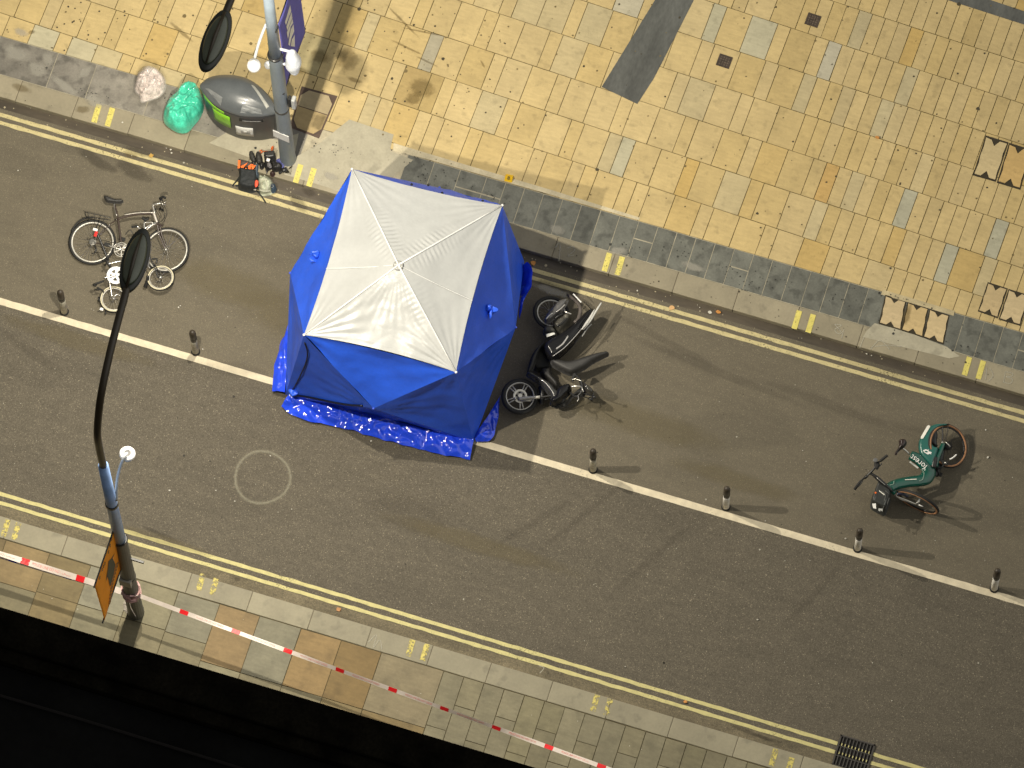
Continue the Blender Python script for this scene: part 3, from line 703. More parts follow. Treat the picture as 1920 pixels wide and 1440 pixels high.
# dome cameras on swan-neck arms
def dome(B, h0, arm_px, label, end, solid=True):
    pts = arm_px
    root = thing('dome_camera', label, 'dome camera', pts[0], 'dome cameras on curved arms')
    mw = flat('dome_white', (.80, .80, .80), .35)
    g = MB(); g.tube(crv(pts, 5), .022, 8); g.build('bracket_arm', flat('arm_grey_white', (.52, .54, .55), .4), root, smooth=True)
    g = MB()
    if solid: g.lathe(end, [(.03, .11), (.04, .09), (.08, .06), (.098, 0), (.095, -.05), (.065, -.10), (.02, -.12)][::-1], 20)
    else:
        g.ring(end, (.1, .1, 1), .075, .035, 28, 10)
        g.disc(end-up*.03, (0, 0, 1), .10, .05)
    g.build('dome', mw, root, smooth=True)
    if not solid:
        g = MB(); g.disc(end+up*.0, (0, 0, 1), .045, .012); g.build('cap', flat('cap_dark', (.12, .12, .12), .4), root)
    return root
h = hz(0, 935, B1); 
dome(B1, h, [B1+up*h+V((.08, 0, 0)), P(219, 905, h+.4), P(224, 880, h+.75), P(232, 858, h+.95), P(238, 850, h+.92)], 'white ring-topped dome camera on a thin arm beside the blue pole', P(239, 851, h+.86), False)
h = hz(0, 48, B2)
dome(B2, h, [B2+up*h-V((.08, 0, 0)), P(492, 62, h-.05), P(484, 85, h-.25), P(478, 108, h-.45)], 'solid white dome camera hanging left of the far pole', P(476, 122, h-.62), True)
# banners
def banner(label, name_mat, base, a2, b2, z_top, edge_bow, prints, rods, B):
    """base: picture point of the pole-side top corner at height z_top; a2 arm vector, b2 hanging vector in the picture"""
    p0 = P(base[0], base[1], z_top); A = P(base[0]+a2[0], base[1]+a2[1], z_top)-p0
    Hh = V((0, 0, -1))*b2
    nrm = A.cross(V((0, 0, -1))).normalized()
    if nrm.dot(CO) < 0: nrm = -nrm
    root = thing('banner', label, 'banner', p0+Hh)
    n = 14; mb = MB(); fr = []; 
    for i in range(n+1):
        for j in range(n+1):
            s_, t_ = i/n, j/n
            q = p0+A*s_+Hh*t_ + nrm*(.012*math.sin(s_*5+t_*3))
            if edge_bow: q += -A*(s_*edge_bow*math.sin(math.pi*t_))
            fr.append(q)
    fs = [(i*(n+1)+j, (i+1)*(n+1)+j, (i+1)*(n+1)+j+1, i*(n+1)+j+1) for i in range(n) for j in range(n)]
    mb.add(fr, fs); ob = mb.build('banner_cloth', name_mat, root, smooth=True)
    so = ob.modifiers.new('th', 'SOLIDIFY'); so.thickness = .004
    for t_ in rods: g = MB(); g.tube([p0+Hh*t_-A*.12, p0+Hh*t_+A*1.06], .012, 8); g.build('banner_rod', m_dark, root)
    p0i = V((base[0], base[1]));
    def pt(x, y):
        # affine solve in the picture
        bx, by = bvec; dx, dy = x-base[0], y-base[1]; det = a2[0]*by-a2[1]*bx
        s_ = (dx*by-dy*bx)/det; t_ = (a2[0]*dy-a2[1]*dx)/det
        return p0+A*s_+Hh*t_+nrm*(.012*math.sin(s_*5+t_*3)+.010)-A*(s_*edge_bow*math.sin(math.pi*min(max(t_, 0), 1)))
    def proj(q): d_ = q-CO; return V((960+FPX*d_.dot(CR)/d_.dot(fw), 720-FPX*d_.dot(CU)/d_.dot(fw)))
    q0, q1 = proj(p0), proj(p0+Hh); bvec = (q1.x-q0.x, q1.y-q0.y)
    for nm, mat, polys in prints:
        mb = MB()
        for pl in polys:
            r_ = [pt(*p) for p in pl]
            mb.add(r_, [tuple(range(len(r_)))])
        mb.build(nm, mat, root, keepout=True)
    return root
tb = zz(170, 980, 7.2)
fig = [(305, 405), (280, 475), (325, 560), (310, 680), (285, 800), (262, 870), (240, 770), (225, 730), (205, 815), (225, 640), (228, 520), (262, 480)]
hole = [(245, 565), (270, 575), (262, 640), (243, 620)]
marks = [(270, 215), (245, 305), (225, 390), (185, 550), (170, 590), (155, 635), (125, 745)]
mk = []
for x, y in marks:
    mk.append([tb(x-6, y-18), tb(x+8, y-26), tb(x+3, y-8), tb(x-8, y+4)]); mk.append([tb(x-2, y+4), tb(x+8, y-2), tb(x-2, y+24), tb(x-10, y+20)])
band = []
for i in range(12):
    x = 350-i*9.5; y = 560+i*48
    band.append([tb(x-12, y-20), tb(x+18, y-34), tb(x+14, y-6), tb(x-16, y+10)]); band.append([tb(x-14, y+14), tb(x+8, y+2), tb(x+2, y+18), tb(x-18, y+30)])
h1 = hz(0, 990, B1)
banner('orange banner with a dark emblem hanging from the near lamp post', m_orange, (214, 990), (-36, 106), 1.62, h1+K, .0,
       [('emblem', m_ink, [[tb(*p) for p in fig]]), ('emblem_gap', m_orange, [[tb(*p) for p in hole]]), ('lettering', m_ink, mk), ('lettering_band', m_brown, band)], (0.0, 1.0), B1)
tp = zz(480, 0, 7.2)
L1 = [[(452, 60), (472, 140), (385, 330), (370, 290)], [(478, 155), (492, 235), (408, 400), (390, 350), (415, 290)], [(495, 245), (505, 300), (470, 345), (420, 520), (398, 430)], [(508, 320), (520, 410), (480, 500), (455, 610), (425, 590), (440, 520), (465, 390)], [(524, 455), (528, 620), (470, 615), (485, 530)]]
h2 = hz(0, 47, B2)
banner('purple banner with a cream slashed emblem hanging beside the far lamp post', m_purple, (521, 46), (36, -108), 2.35, h2+K, .0,
       [('emblem', m_offw, [[tp(*p) for p in l] for l in L1])], (0.02, .99), B2)

# ------------------------------------------------------------ bollards
def bollard(px, py, label, first=[None], dirty=False, h=.86):
    loc = P(px, py, 0)
    if first[0] is None or dirty != first[0][1] or True:
        root = thing('bollard', label, 'bollard', loc, 'flexible lane bollards')
        g = MB(); g.lathe(loc, [(.068, 0.004), (.065, .02), (.054, .04)], 18); g.build('base', m_black, root, smooth=False, bevel=.005)
        g = MB(); g.lathe(loc, [(.050, .04), (.048, .48), (.047, .50)], 16); g.build('reflective_sleeve', (M('worn_sleeve', (.55, .52, .42), .6, var=.45, scale=14) if dirty else M('clean_sleeve', (.88, .86, .80), .5, var=.2, scale=12)), root, smooth=True)
        g = MB(); g.lathe(loc, [(.046, .50), (.046, .60), (.050, .61), (.050, h-.08), (.044, h-.03), (.025, h), (.004, h+.005)], 16); g.build('top', M('bollard_cap', (.045, .035, .024), .5, var=.3, scale=20), root, smooth=True)
        g = MB(); g.lathe(loc, [(.051, .60), (.051, .62)], 16); g.build('rubber_band', m_black, root)
    return root
bollard(121, 585, 'grimy bollard at the far left below the folding bike', dirty=True)
bollard(367, 660, 'grimy bollard on the white line between the bicycles and the blue tent', dirty=True)
bollard(1112, 881, 'bollard just right of the tent, below the fallen scooter', dirty=True)
bollard(1361, 951, 'bollard midway between the scooter and the green bicycle')
bollard(1608, 1029, 'bollard on the white line below the green bicycle')
bollard(1864, 1104, 'bollard with bright white sleeve at the right edge')

# ------------------------------------------------------------ police tape
m_tape = M('tape_white', (.68, .60, .54), .4, var=.08, scale=10); m_tred = flat('tape_red', (.70, .015, .02), .4); m_tblue = flat('tape_blue', (.05, .08, .45), .4); m_tpink = flat('tape_lettering', (.75, .25, .22), .5)
def tape(label, p_a, p_b, za, zb, w, tilt, sag, reds, txt, group=None, blue=False):
    a, b = P(*p_a, za), P(*p_b, zb); L_ = (b-a).length; n = 60; d = (b-a).normalized(); sd = V((-d.y, d.x, 0))
    root = thing('police_tape', label, 'police tape', (a+b)/2-up*((za+zb)/2-K), group)
    def fr(s_):
        t_ = s_/L_; c_ = a+(b-a)*t_-up*sag*4*t_*(1-t_); q = tilt+.45*math.sin(s_*1.1+za*3)+.25*math.sin(s_*2.7); wd = sd*math.cos(q)+up*math.sin(q); return c_, wd
    def strip(s0, s1, off, ww, lat=0):
        mb = MB(); k = max(2, int((s1-s0)/.12)+1); vs = []
        for i in range(k+1):
            c_, wd = fr(s0+(s1-s0)*i/k); nn_ = d.cross(wd).normalized(); nn_ = nn_ if nn_.z > 0 else -nn_
            vs += [c_+wd*(lat-ww/2)+nn_*off, c_+wd*(lat+ww/2)+nn_*off]
        mb.add(vs, [(2*i, 2*i+1, 2*i+3, 2*i+2) for i in range(k)]); return mb
    o = strip(0, L_, 0, w).build('ribbon', m_tape, root, smooth=True)
    for s_ in reds:
        strip(s_, s_+.125, .002, w*.99).build('blue_block' if blue else 'red_block', m_tblue if blue else m_tred, root)
    if txt:
        for s_ in reds:
            c_, wd = fr(s_+.125+.33)
            if s_+.8 < L_: lettering(txt, w*.62, c_, d, wd if wd.cross(d).z < 0 else -wd, m_tpink, root, off=.0025, squash=.80)
    return root
T0 = P(20, 1050, 1.0)
def along(pa, pb, za, zb, xs):
    a, b = P(*pa, za), P(*pb, zb); L_ = (b-a).length
    return [L_*(x-pa[0])/(pb[0]-pa[0]) for x in xs]
tape('red and white police tape running left from the near lamp post', (-260, 956), (238, 1112), 1.05, 1.05, .088, .1, .02, along((-260, 956), (238, 1112), 1.05, 1.05, [-170, -64, 40, 143]), 'POLICE LINE DO NOT CROSS')
tape('blue and white tape just under the red police tape', (-260, 966), (238, 1114), 1.0, 1.0, .06, .05, .02, along((-260, 966), (238, 1114), 1.0, 1.0, [-75, 17, 120, 225]), None, blue=True)
tape('red and white police tape running right from the near lamp post', (256, 1115), (1240, 1478), 1.05, 1.0, .062, .5, .03, along((256, 1115), (1240, 1478), 1.05, 1.0, [338, 436, 534, 632, 731, 828, 925, 1023, 1121]), 'POLICE LINE DO NOT CROSS')
root = thing('tape_knot', 'crumpled tape knotted round the near lamp post', 'tape knot', B1+up*.85)
g = MB()
for i in range(7):
    h = .88+.045*i; g.tube([B1+up*(h+random.gauss(0, .02))+V((math.cos(q*.5)*.128, math.sin(q*.5)*.128, .02*math.sin(q*2+i))) for q in range(13)], .014, 5, True, .3, (0, 0, 1))
g.build('wrap', M('knot_pink', (.62, .38, .36), .4, var=.3, scale=20), root)
g = MB(); g.tube([B1+up*.9+V((.0, -.12, 0)), B1+up*.7+V((.03, -.16, 0)), B1+up*.5+V((.10, -.2, 0))], [.014, .010, .004], 5, flat=.3)
g.tube([B1+up*1.15+V((.09, -.09, 0)), B1+up*1.22+V((.15, -.1, 0)), B1+up*1.08+V((.15, -.14, 0))], .012, 5, flat=.3); g.build('loose_end', m_tape, root)
# crumpled clear film at the foot of the post
g = MB(); inflate(g, [(p.x, p.y) for p in Q(zz(160, 820, 3.79), [(285, 1150), (315, 1165), (322, 1245), (300, 1262), (272, 1230), (268, 1180)], K)], K, .03, .05, .02, amp=.03, ns=18)
g.build('plastic_film', M('film', (.42, .38, .33), .35, var=.3, scale=15, bump=.006, bscale=30), None, smooth=False, label='scrap of crumpled pale film at the foot of the near lamp post', cat='litter')

# ------------------------------------------------------------ litter bin
tn = zz(240, 60, 4.236)
rim = [(578, 432), (605, 395), (650, 365), (740, 345), (860, 350), (960, 380), (1060, 450), (1140, 545), (1175, 632), (1120, 655), (1030, 668), (900, 660), (800, 630), (700, 580), (620, 505)]
ZR = 1.13
rimw = crv([P(*tn(*p), ZR) for p in rim], 5, True)
cen = sum(rimw, V())/len(rimw); NR = len(rimw)
root = thing('litter_bin', 'dark grey lens-shaped street bin with green panels beside the far lamp post', 'litter bin', V((cen.x, cen.y, K)))
def bring(z_, f): return [V((cen.x+(p.x-cen.x)*f, cen.y+(p.y-cen.y)*f, z_)) for p in rimw]
def bfac(z_): return .93+.07*(z_-K)/(ZR-K)
mb = MB(); rows = [(K, .90), (K+.05, .93), (K+.5, .95), (ZR-.16, .985), (ZR-.10, 1.0), (ZR-.04, .99)]
vs = []; fs = []
for z_, f in rows: vs += bring(z_, f)
for i in range(len(rows)-1):
    for j in range(NR): fs.append((i*NR+j, i*NR+(j+1) % NR, (i+1)*NR+(j+1) % NR, (i+1)*NR+j))
mb.add(vs, fs+[tuple(range(NR-1, -1, -1)), tuple(range((len(rows)-1)*NR, len(rows)*NR))])
mb.build('body', M('bin_grey', (.045, .047, .05), .42, var=.1, scale=5), root, smooth=True)
mb = MB(); rows = [(ZR-.04, 1.0), (ZR-.015, 1.03), (ZR+.01, 1.02), (ZR+.03, .97), (ZR+.09, .82), (ZR+.14, .62), (ZR+.175, .40), (ZR+.19, .18), (ZR+.193, .02)]
vs = []; fs = []
for z_, f in rows: vs += bring(z_, f)
for i in range(len(rows)-1):
    for j in range(NR): fs.append((i*NR+j, i*NR+(j+1) % NR, (i+1)*NR+(j+1) % NR, (i+1)*NR+j))
mb.add(vs, fs+[tuple(range(NR-1, -1, -1)), tuple(range((len(rows)-1)*NR, len(rows)*NR))])
mb.build('lid', M('bin_lid', (.10, .11, .115), .32, var=.12, scale=4, coat=.2), root, smooth=True)
def lidz(x, y):
    # lid height by radial fraction
    v_ = V((x-cen.x, y-cen.y)); best = 9
    ang = math.atan2(v_.y, v_.x)
    R_ = min(rimw, key=lambda p: abs(((math.atan2(p.y-cen.y, p.x-cen.x)-ang+math.pi) % (2*math.pi))-math.pi)); f = v_.length/(R_-cen).to_2d().length if (R_-cen).length else 0
    for (za, fa), (zb_, fb) in zip(rows, rows[1:]):
        if fb <= f <= fa and fa > fb: return za+(zb_-za)*(fa-f)/(fa-fb)
    return ZR+.193
def lidpanel(px, mat, nm, th=.006):
    q = [P(*tn(*p), ZR+.1) for p in px]; c_ = sum(q, V())/len(q); n_ = 4; mb = MB()
    # subdivided quad draped on the lid
    a_, b_, c2, d_ = q; vs = []
    for i in range(7):
        for j in range(7):
            s_, t_ = i/6, j/6; p = a_*(1-s_)*(1-t_)+b_*s_*(1-t_)+c2*s_*t_+d_*(1-s_)*t_; vs.append(V((p.x, p.y, lidz(p.x, p.y)+th)))
    mb.add(vs, [(i*7+j, (i+1)*7+j, (i+1)*7+j+1, i*7+j+1) for i in range(6) for j in range(6)]); mb.build(nm, mat, root, smooth=True)
m_slot = M('bin_recess_pale', (.38, .38, .34), .3, var=.25, scale=14, coat=.3); m_slot2 = M('bin_recess_mid', (.20, .21, .21), .3, var=.2, scale=10)
lidpanel([(612, 440), (640, 448), (752, 528), (735, 575)], m_slot2, 'slot')
lidpanel([(978, 422), (1005, 428), (1122, 590), (1098, 606)], m_slot, 'slot')
lidpanel([(912, 585), (1052, 612), (1066, 640), (890, 632)], m_slot2, 'slot')
def sidepanel(t0, t1, z0, z1, mat, nm, off=.006, taper=0):
    # t indexes the rim polyline
    mb = MB(); n_ = 8; vs = []
    for i in range(n_+1):
        for j in range(4):
            tt = t0+(t1-t0)*i/n_; k_ = int(tt) % NR; fr_ = tt-int(tt); p = rimw[k_]*(1-fr_)+rimw[(k_+1) % NR]*fr_
            zz_ = z0+(z1-z0)*j/3; 
            if taper: zz_ = z0+(z1-z0)*j/3*(1-taper*(1-i/n_)) + taper*(1-i/n_)*(z1-z0)*.5
            f = .955+.035*(zz_-K)/(ZR-K); q = cen+(p-cen)*f; o_ = (p-cen).normalized()*off; vs.append(V((q.x+o_.x, q.y+o_.y, zz_)))
    mb.add(vs, [(i*4+j, (i+1)*4+j, (i+1)*4+j+1, i*4+j+1) for i in range(n_) for j in range(3)])
    o = mb.build(nm, mat, root, smooth=True, keepout=True); so = o.modifiers.new('s', 'SOLIDIFY'); so.thickness = .008; so.offset = 0; return o
def tidx(px, py):  # nearest rim index to a picture point on the rim
    q = P(*tn(px, py), ZR); return min(range(NR), key=lambda k_: (rimw[k_]-q).length)
m_green = flat('lime_panel', (.22, .52, .03), .4)
sidepanel(tidx(760, 620), tidx(590, 470), ZR-.24, ZR-.07, m_green, 'lime_band', taper=.5)
sidepanel(tidx(800, 640), tidx(672, 560), K+.36, K+.80, m_green, 'lime_panel')
sidepanel(tidx(985, 665), tidx(840, 645), K+.22, K+.54, flat('label_white', (.62, .62, .58), .5), 'label')
sidepanel(tidx(940, 665), tidx(885, 655), K+.32, K+.45, flat('label_grey', (.35, .35, .33), .5), 'pictogram', off=.012)
sidepanel(tidx(925, 665), tidx(900, 655), K+.36, K+.42, flat('label_white2', (.6, .6, .56), .5), 'pictogram', off=.016)
sidepanel(tidx(1070, 665), tidx(880, 660), ZR-.24, ZR-.15, m_black, 'handle_slot', off=.004)
sidepanel(tidx(1060, 665), tidx(900, 660), ZR-.22, ZR-.195, flat('slot_lip', (.16, .16, .16), .4), 'handle', off=.012)

# ------------------------------------------------------------ bags by the bin
def outl(t, pts, z, n=4): return [(p.x, p.y) for p in crv(Q(t, pts, z), n, True)]
m_gbag = M('green_film', (.07, .56, .38), .22, var=.3, scale=5, bump=.006, bscale=14, coat=.4)
g = MB(); inflate(g, outl(tn, [(500, 385), (545, 400), (580, 470), (600, 565), (575, 650), (520, 720), (475, 770), (415, 780), (350, 755), (285, 700), (275, 625), (310, 540), (375, 460), (425, 405)], .35), K+.12, .28, .16, .018, bottom=.10, amp=-.24, ns=4.2)
o = g.build('rubbish_bag', m_gbag, None, smooth=True, sub=1, label='shiny green plastic rubbish bag slumped left of the oval bin', cat='rubbish bag')
m_rub = M('crumpled_paper', (.66, .56, .52), .5, var=.45, scale=22, bump=.012, bscale=30, dark=(14, .45, .52))
c = [(170+118*math.cos(q/14*2*math.pi)*random.uniform(.93, 1.05), 398+120*math.sin(q/14*2*math.pi)*random.uniform(.93, 1.05)) for q in range(14)]
c[5] = (90, 480); c[4] = (110, 530)
root = thing('rubbish_bag', 'round clear plastic bag of pinkish white rubbish left of the green bag', 'rubbish bag', P(*tn(170, 400), K))
g = MB(); inflate(g, outl(tn, c, .3), K+.1, .20, .14, .02, bottom=.08, amp=-.30, ns=9); g.build('contents', m_rub, root, smooth=True)
mf = bpy.data.materials.new('clear_film'); mf.use_nodes = True; nb = mf.node_tree.nodes["Principled BSDF"]; nb.inputs['Base Color'].default_value = (.9, .85, .8, 1); nb.inputs['Alpha'].default_value = .26; nb.inputs['Roughness'].default_value = .12
g = MB(); c2 = [(170+(x-170)*1.10, 398+(y-398)*1.08) for x, y in c]; inflate(g, outl(tn, c2, .3), K+.1, .27, .14, .025, bottom=.09, amp=.05, ns=9, seed=4); g.build('clear_film', mf, root, smooth=True)

# ------------------------------------------------------------ belongings by the post
tg = zz(420, 260, 11.075)
def cush(name, pts, z0, h, w, mat, label=None, cat=None, parent=None, step=.014, amp=.008, ns=18, t=tg, group=None, smooth=True, sd=0, n=4, bottom=0, power=.5, zf=None):
    g = MB(); q = outl(t, pts, z0+h*.5, n) if n > 1 else [(p.x, p.y) for p in Q(t, pts, z0+h*.5)]
    inflate(g, q, z0, h, w, step, bottom=bottom, amp=amp, ns=ns, seed=sd, power=power, zf=zf)
    return g.build(name, mat, parent, smooth=smooth, label=label, cat=cat, group=group)
bp = P(*tg(490, 850), 0); root = thing('backpack', 'black backpack with orange chevrons lying in the gutter', 'backpack', bp)
m_bpk = M('black_nylon', (.014, .017, .018), .7, var=.15, scale=20, bump=.004, bscale=60)
cush('main_body', [(315, 610), (500, 640), (650, 655), (705, 740), (705, 900), (680, 1030), (560, 1075), (400, 1050), (300, 1000), (285, 900), (310, 760)], .0, .22, .05, m_bpk, parent=root)
m_org = M('hi_vis_orange', (.85, .16, .02), .5, var=.25, scale=25)
cush('top_panel', [(290, 440), (330, 430), (480, 475), (600, 520), (665, 560), (640, 650), (480, 635), (310, 600)], .0, .17, .04, flat('dark_slate_cloth', (.06, .045, .04), .7), parent=root)
g = MB()
for pl in ([(292, 450), (345, 455), (330, 615), (285, 620)], [(345, 575), (420, 540), (500, 490), (470, 530), (400, 612), (350, 610)], [(500, 570), (560, 530), (620, 535), (555, 600), (560, 650), (510, 655)], [(570, 560), (665, 555), (610, 635), (575, 640)], [(440, 615), (470, 612), (465, 645), (440, 640)]):
    g.prism([P(*tg(*p), .19) for p in pl], up*.006)
g.build('chevron', m_org, root)
cush('side_pocket', [(650, 560), (725, 530), (715, 700), (700, 860), (650, 840), (640, 660)], .0, .20, .03, flat('slate_blue_cloth', (.07, .10, .13), .7), parent=root)
cush('tag', [(640, 880), (690, 855), (712, 900), (690, 985), (645, 990)], .20, .025, .02, flat('coral_tag', (.85, .12, .06), .5), parent=root, step=.01)
for nm, pts in (('strap', [(320, 800, .1), (260, 880, .03), (215, 930, .01), (178, 985, .01)]), ('strap', [(640, 1060, .08), (710, 1110, .02), (790, 1210, .01), (868, 1335, .01)]), ('strap', [(300, 960, .03), (270, 980, .01), (240, 960, .01)]), ('strap', [(720, 1000, .05), (730, 1060, .04), (740, 1120, .02)])):
    g = MB(); g.tube(crv(Q(tg, pts, 0), 4), .014, 6, flat=.35, nrm=(0, 0, 1)); g.build(nm, m_bpk, root, smooth=True)
g = MB(); g.box(P(*tg(635, 1058), .09), (.05, .02, .02)); g.build('buckle', m_chrome, root)
m_leather = M('black_leather', (.016, .015, .014), .45, var=.15, bump=.002, bscale=80)
for pts, lab in (([(520, 280), (570, 258), (620, 290), (650, 380), (670, 470), (610, 490), (555, 430), (520, 350)], 'left black boot of the pair lying between backpack and bin'), ([(660, 300), (700, 265), (755, 290), (800, 400), (790, 500), (700, 520), (665, 440), (650, 370)], 'right black boot of the pair lying between backpack and bin')):
    root = thing('boot', lab, 'boot', P(*tg(*pts[0]), K), 'pair of black boots')
    cush('sole', pts, K, .09, .02, m_leather, parent=root, step=.01, amp=.002)
    pm = [(sum(p[0] for p in pts)/len(pts)+(p[0]-sum(p[0] for p in pts)/len(pts))*.72, sum(p[1] for p in pts)/len(pts)+(p[1]-sum(p[1] for p in pts)/len(pts))*.75) for p in pts]
    cush('upper', pm, K+.085, .03, .03, M('boot_upper', (.035, .033, .028), .5, var=.2), parent=root, step=.01, amp=.003)
cush('leather_roll', [(560, 460), (700, 500), (820, 480), (850, 540), (800, 620), (740, 600), (720, 520), (600, 500)], K, .10, .04, m_leather, 'black folded leather item below the boots', 'leather item', amp=.02)
root = thing('carry_case', 'black square carry case with orange straps beside the post', 'carry case', P(*tg(950, 350), K))
cush('body', [(820, 290), (1040, 265), (1070, 290), (1085, 430), (960, 450), (835, 440)], K, .20, .025, M('satin_black_case', (.025, .025, .024), .35, var=.1), parent=root, n=1, amp=.001)
g = MB(); g.tube(crv(Q(tg, [(980, 260, .25), (1010, 210, .2), (1015, 160, .14), (985, 200, .14), (1000, 250, .2)], 0), 4), .009, 6); g.tube(crv(Q(tg, [(740, 255, .14), (775, 240, .16), (790, 275, .2), (760, 290, .16)], 0), 4), .008, 6); g.tube(Q(tg, [(780, 262, .15), (860, 262, .2), (960, 262, .25)], 0), .006, 5)
g.build('orange_strap', m_org, root, smooth=True)
cush('helmet_pad', [(850, 430), (960, 420), (1000, 520), (980, 600), (920, 640), (880, 700), (850, 590), (830, 500)], K, .14, .05, m_leather, 'black creased glove lying under the square case', 'glove', amp=.02, group='black gloves')
cush('glove', [(1000, 460), (1080, 470), (1130, 500), (1200, 520), (1210, 590), (1160, 650), (1060, 660), (990, 620), (985, 530)], K, .13, .04, m_leather, 'black padded glove lying on the blue cloth', 'glove', amp=.025, group='black gloves', sd=3)
g = MB(); g.box(P(*tg(918, 445), K+.22), (.05, .045, .04)); g.build('tissue_box', m_whitep, None, bevel=.008, label='tiny white box on top of the black kit', cat='box')
cush('tool_tin', [(895, 500), (960, 490), (990, 560), (970, 600), (910, 570)], K+.12, .05, .02, flat('grey_pouch_cloth', (.15, .14, .14), .5), 'small grey pouch among the black gloves', 'pouch', amp=.006, step=.01)
cush('cloth', [(1080, 430), (1160, 410), (1270, 415), (1265, 520), (1240, 600), (1160, 645), (1200, 560), (1110, 500)], K, .05, .02, M('blue_cloth', (.08, .09, .26), .8, var=.2, bump=.01, bscale=20), 'dark blue cloth tucked against the foot of the far post', 'cloth', amp=.02)
root = thing('torch', 'black torch lying on the kerb below the far post', 'torch', P(*tg(1230, 660), K))
g = MB(); g.tube(Q(tg, [(1140, 725, K+.03), (1190, 690, K+.035), (1215, 675, K+.04)], 0), .018, 10); g.build('handle', m_black, root, smooth=True)
g = MB(); g.tube(Q(tg, [(1210, 680, K+.045), (1240, 655, K+.05), (1305, 640, K+.05)], 0), [.03, .04, .038], 12); g.build('head', m_dark, root, smooth=True)
cush('purse', [(950, 690), (1000, 665), (1060, 690), (1060, 740), (1000, 780), (955, 740)], K, .09, .04, flat('wine_brown', (.035, .018, .015), .5), 'small dark wine pouch beside the torch', 'purse', amp=.008, step=.01)
root = thing('camouflage_bag', 'pale green camouflage bag beside the backpack', 'bag', P(*tg(870, 960), 0))
m_camo = M('camouflage_cloth', (.36, .38, .28), .8, var=.65, scale=11, bump=.008, bscale=30)
cush('body', [(715, 760), (840, 760), (940, 790), (1020, 880), (1050, 980), (1010, 1080), (930, 1130), (800, 1140), (740, 1090), (710, 960)], .0, .20, .09, m_camo, parent=root, amp=.04)
g = MB()
for pts in ([(740, 1060, .18), (840, 1090, .2), (960, 1080, .15)], [(760, 860, .2), (850, 840, .2), (960, 870, .18)], [(840, 760, .14), (860, 860, .2), (900, 1000, .2), (880, 1110, .12)]): g.tube(crv(Q(tg, pts, 0), 4), .010, 6, flat=.4)
g.build('strap', flat('pale_strap', (.48, .48, .38), .8), root)
root = thing('cap', 'round navy cap on the right side of the camouflage bag', 'cap', P(*tg(1020, 1015), .1))
cush('crown', [(955, 950), (1010, 925), (1060, 935), (1085, 1010), (1060, 1085), (1010, 1105), (970, 1060)], .08, .12, .05, flat('navy_cloth', (.03, .055, .085), .7), parent=root, step=.01, amp=.004)
g = MB(); g.ring(P(*tg(995, 985), .20), (0, 0, 1), .022, .004, 16, 5); g.build('clip', m_chrome, root)

# evidence marker
tm = zz(700, 220, 4.8)
root = thing('evidence_marker', 'small yellow folded evidence marker on the plaza edge above the tent', 'evidence marker', P(*tm(1218, 550), K))
g = MB(); q = [P(*tm(*p), K) for p in [(1178, 575), (1245, 590), (1262, 525), (1198, 510)]]
g.add([q[0]+up*.006, q[1]+up*.006, (q[1]+q[2])/2+up*.07, (q[0]+q[3])/2+up*.07, q[2]+up*.006, q[3]+up*.006], [(0, 1, 2, 3), (3, 2, 4, 5), (0, 3, 5), (1, 4, 2)]); g.build('card', flat('marker_yellow', (.90, .55, .01), .45), root)
cc = sum(q, V())/4+up*.074
lettering('8', .075, cc-V((0, 0.02, .012)), q[1]-q[0], (q[3]-q[0]).normalized()+up*.55, flat('marker_black', (.02, .02, .02), .5), root, 'number', off=.006)

# loose litter
m_leaf = flat('orange_leaf', (.50, .22, .05), .7); m_wht = flat('white_scrap', (.55, .53, .46), .6); m_peach = flat('peach_card', (.60, .36, .16), .7)
def scrap(px, py, r, mat, label, cat='litter scrap', name='litter_scrap', z_=0, group=None):
    c = P(px, py, z_+.008); k = random.randint(6, 9); mb = MB()
    top = [c+V((math.cos(2*math.pi*j/k)*r*random.uniform(.6, 1.2), math.sin(2*math.pi*j/k)*r*random.uniform(.5, 1.0), random.uniform(0, .012))) for j in range(k)]
    mb.prism(top, up*.006); mb.build(name, mat, label=label, cat=cat, group=group)
scrap(1000, 493, .05, m_leaf, 'orange leaf on the kerb channel right of the tent', 'leaf', 'leaf')
scrap(1347, 585, .04, m_leaf, 'orange leaf in the far channel beside a white scrap', 'leaf', 'leaf')
scrap(635, 1143, .05, flat('brown_leaf', (.40, .20, .08), .7), 'brown leaf by the near kerb left of centre', 'leaf', 'leaf')
scrap(1285, 1316, .035, m_leaf, 'orange leaf between the near yellow lines', 'leaf', 'leaf')
scrap(1645, 258, .035, m_leaf, 'tiny orange leaf on the plaza slabs, upper right', 'leaf', 'leaf', K)
scrap(1259, 577, .045, m_peach, 'peach card scrap across the far yellow line')
scrap(284, 292, .04, flat('ochre_card', (.45, .27, .06), .7), 'ochre scrap on the far yellow lines below the bin')
scrap(1331, 586, .035, m_wht, 'white scrap beside the orange leaf in the far channel')
for x, y, r in [(320, 281, .035), (322, 287, .03), (312, 278, .02), (247, 292, .02), (34, 320, .025), (395, 334, .015), (51, 200, .02), (1625, 664, .03), (1634, 667, .025), (1195, 545, .03), (1312, 577, .02), (1308, 572, .015), (696, 827, .035), (318, 920, .03), (405, 920, .02), (440, 940, .025), (547, 955, .02), (507, 855, .02), (1420, 1162, .03), (1585, 1010, .03), (1852, 858, .035), (1848, 806, .03), (380, 655, .025), (335, 577, .03), (338, 574, .02), (230, 230, .03), (1172, 1250, .02), (1636, 1243, .02), (1672, 1314, .02), (900, 1125, .02), (1505, 845, .02), (360, 350, .015)]:
    scrap(x, y, r*.5, m_wht, 'tiny white scrap of litter lying on the asphalt', 'litter scrap', 'litter_scrap', K if (x, y) == (230, 230) else 0, 'white litter scraps')

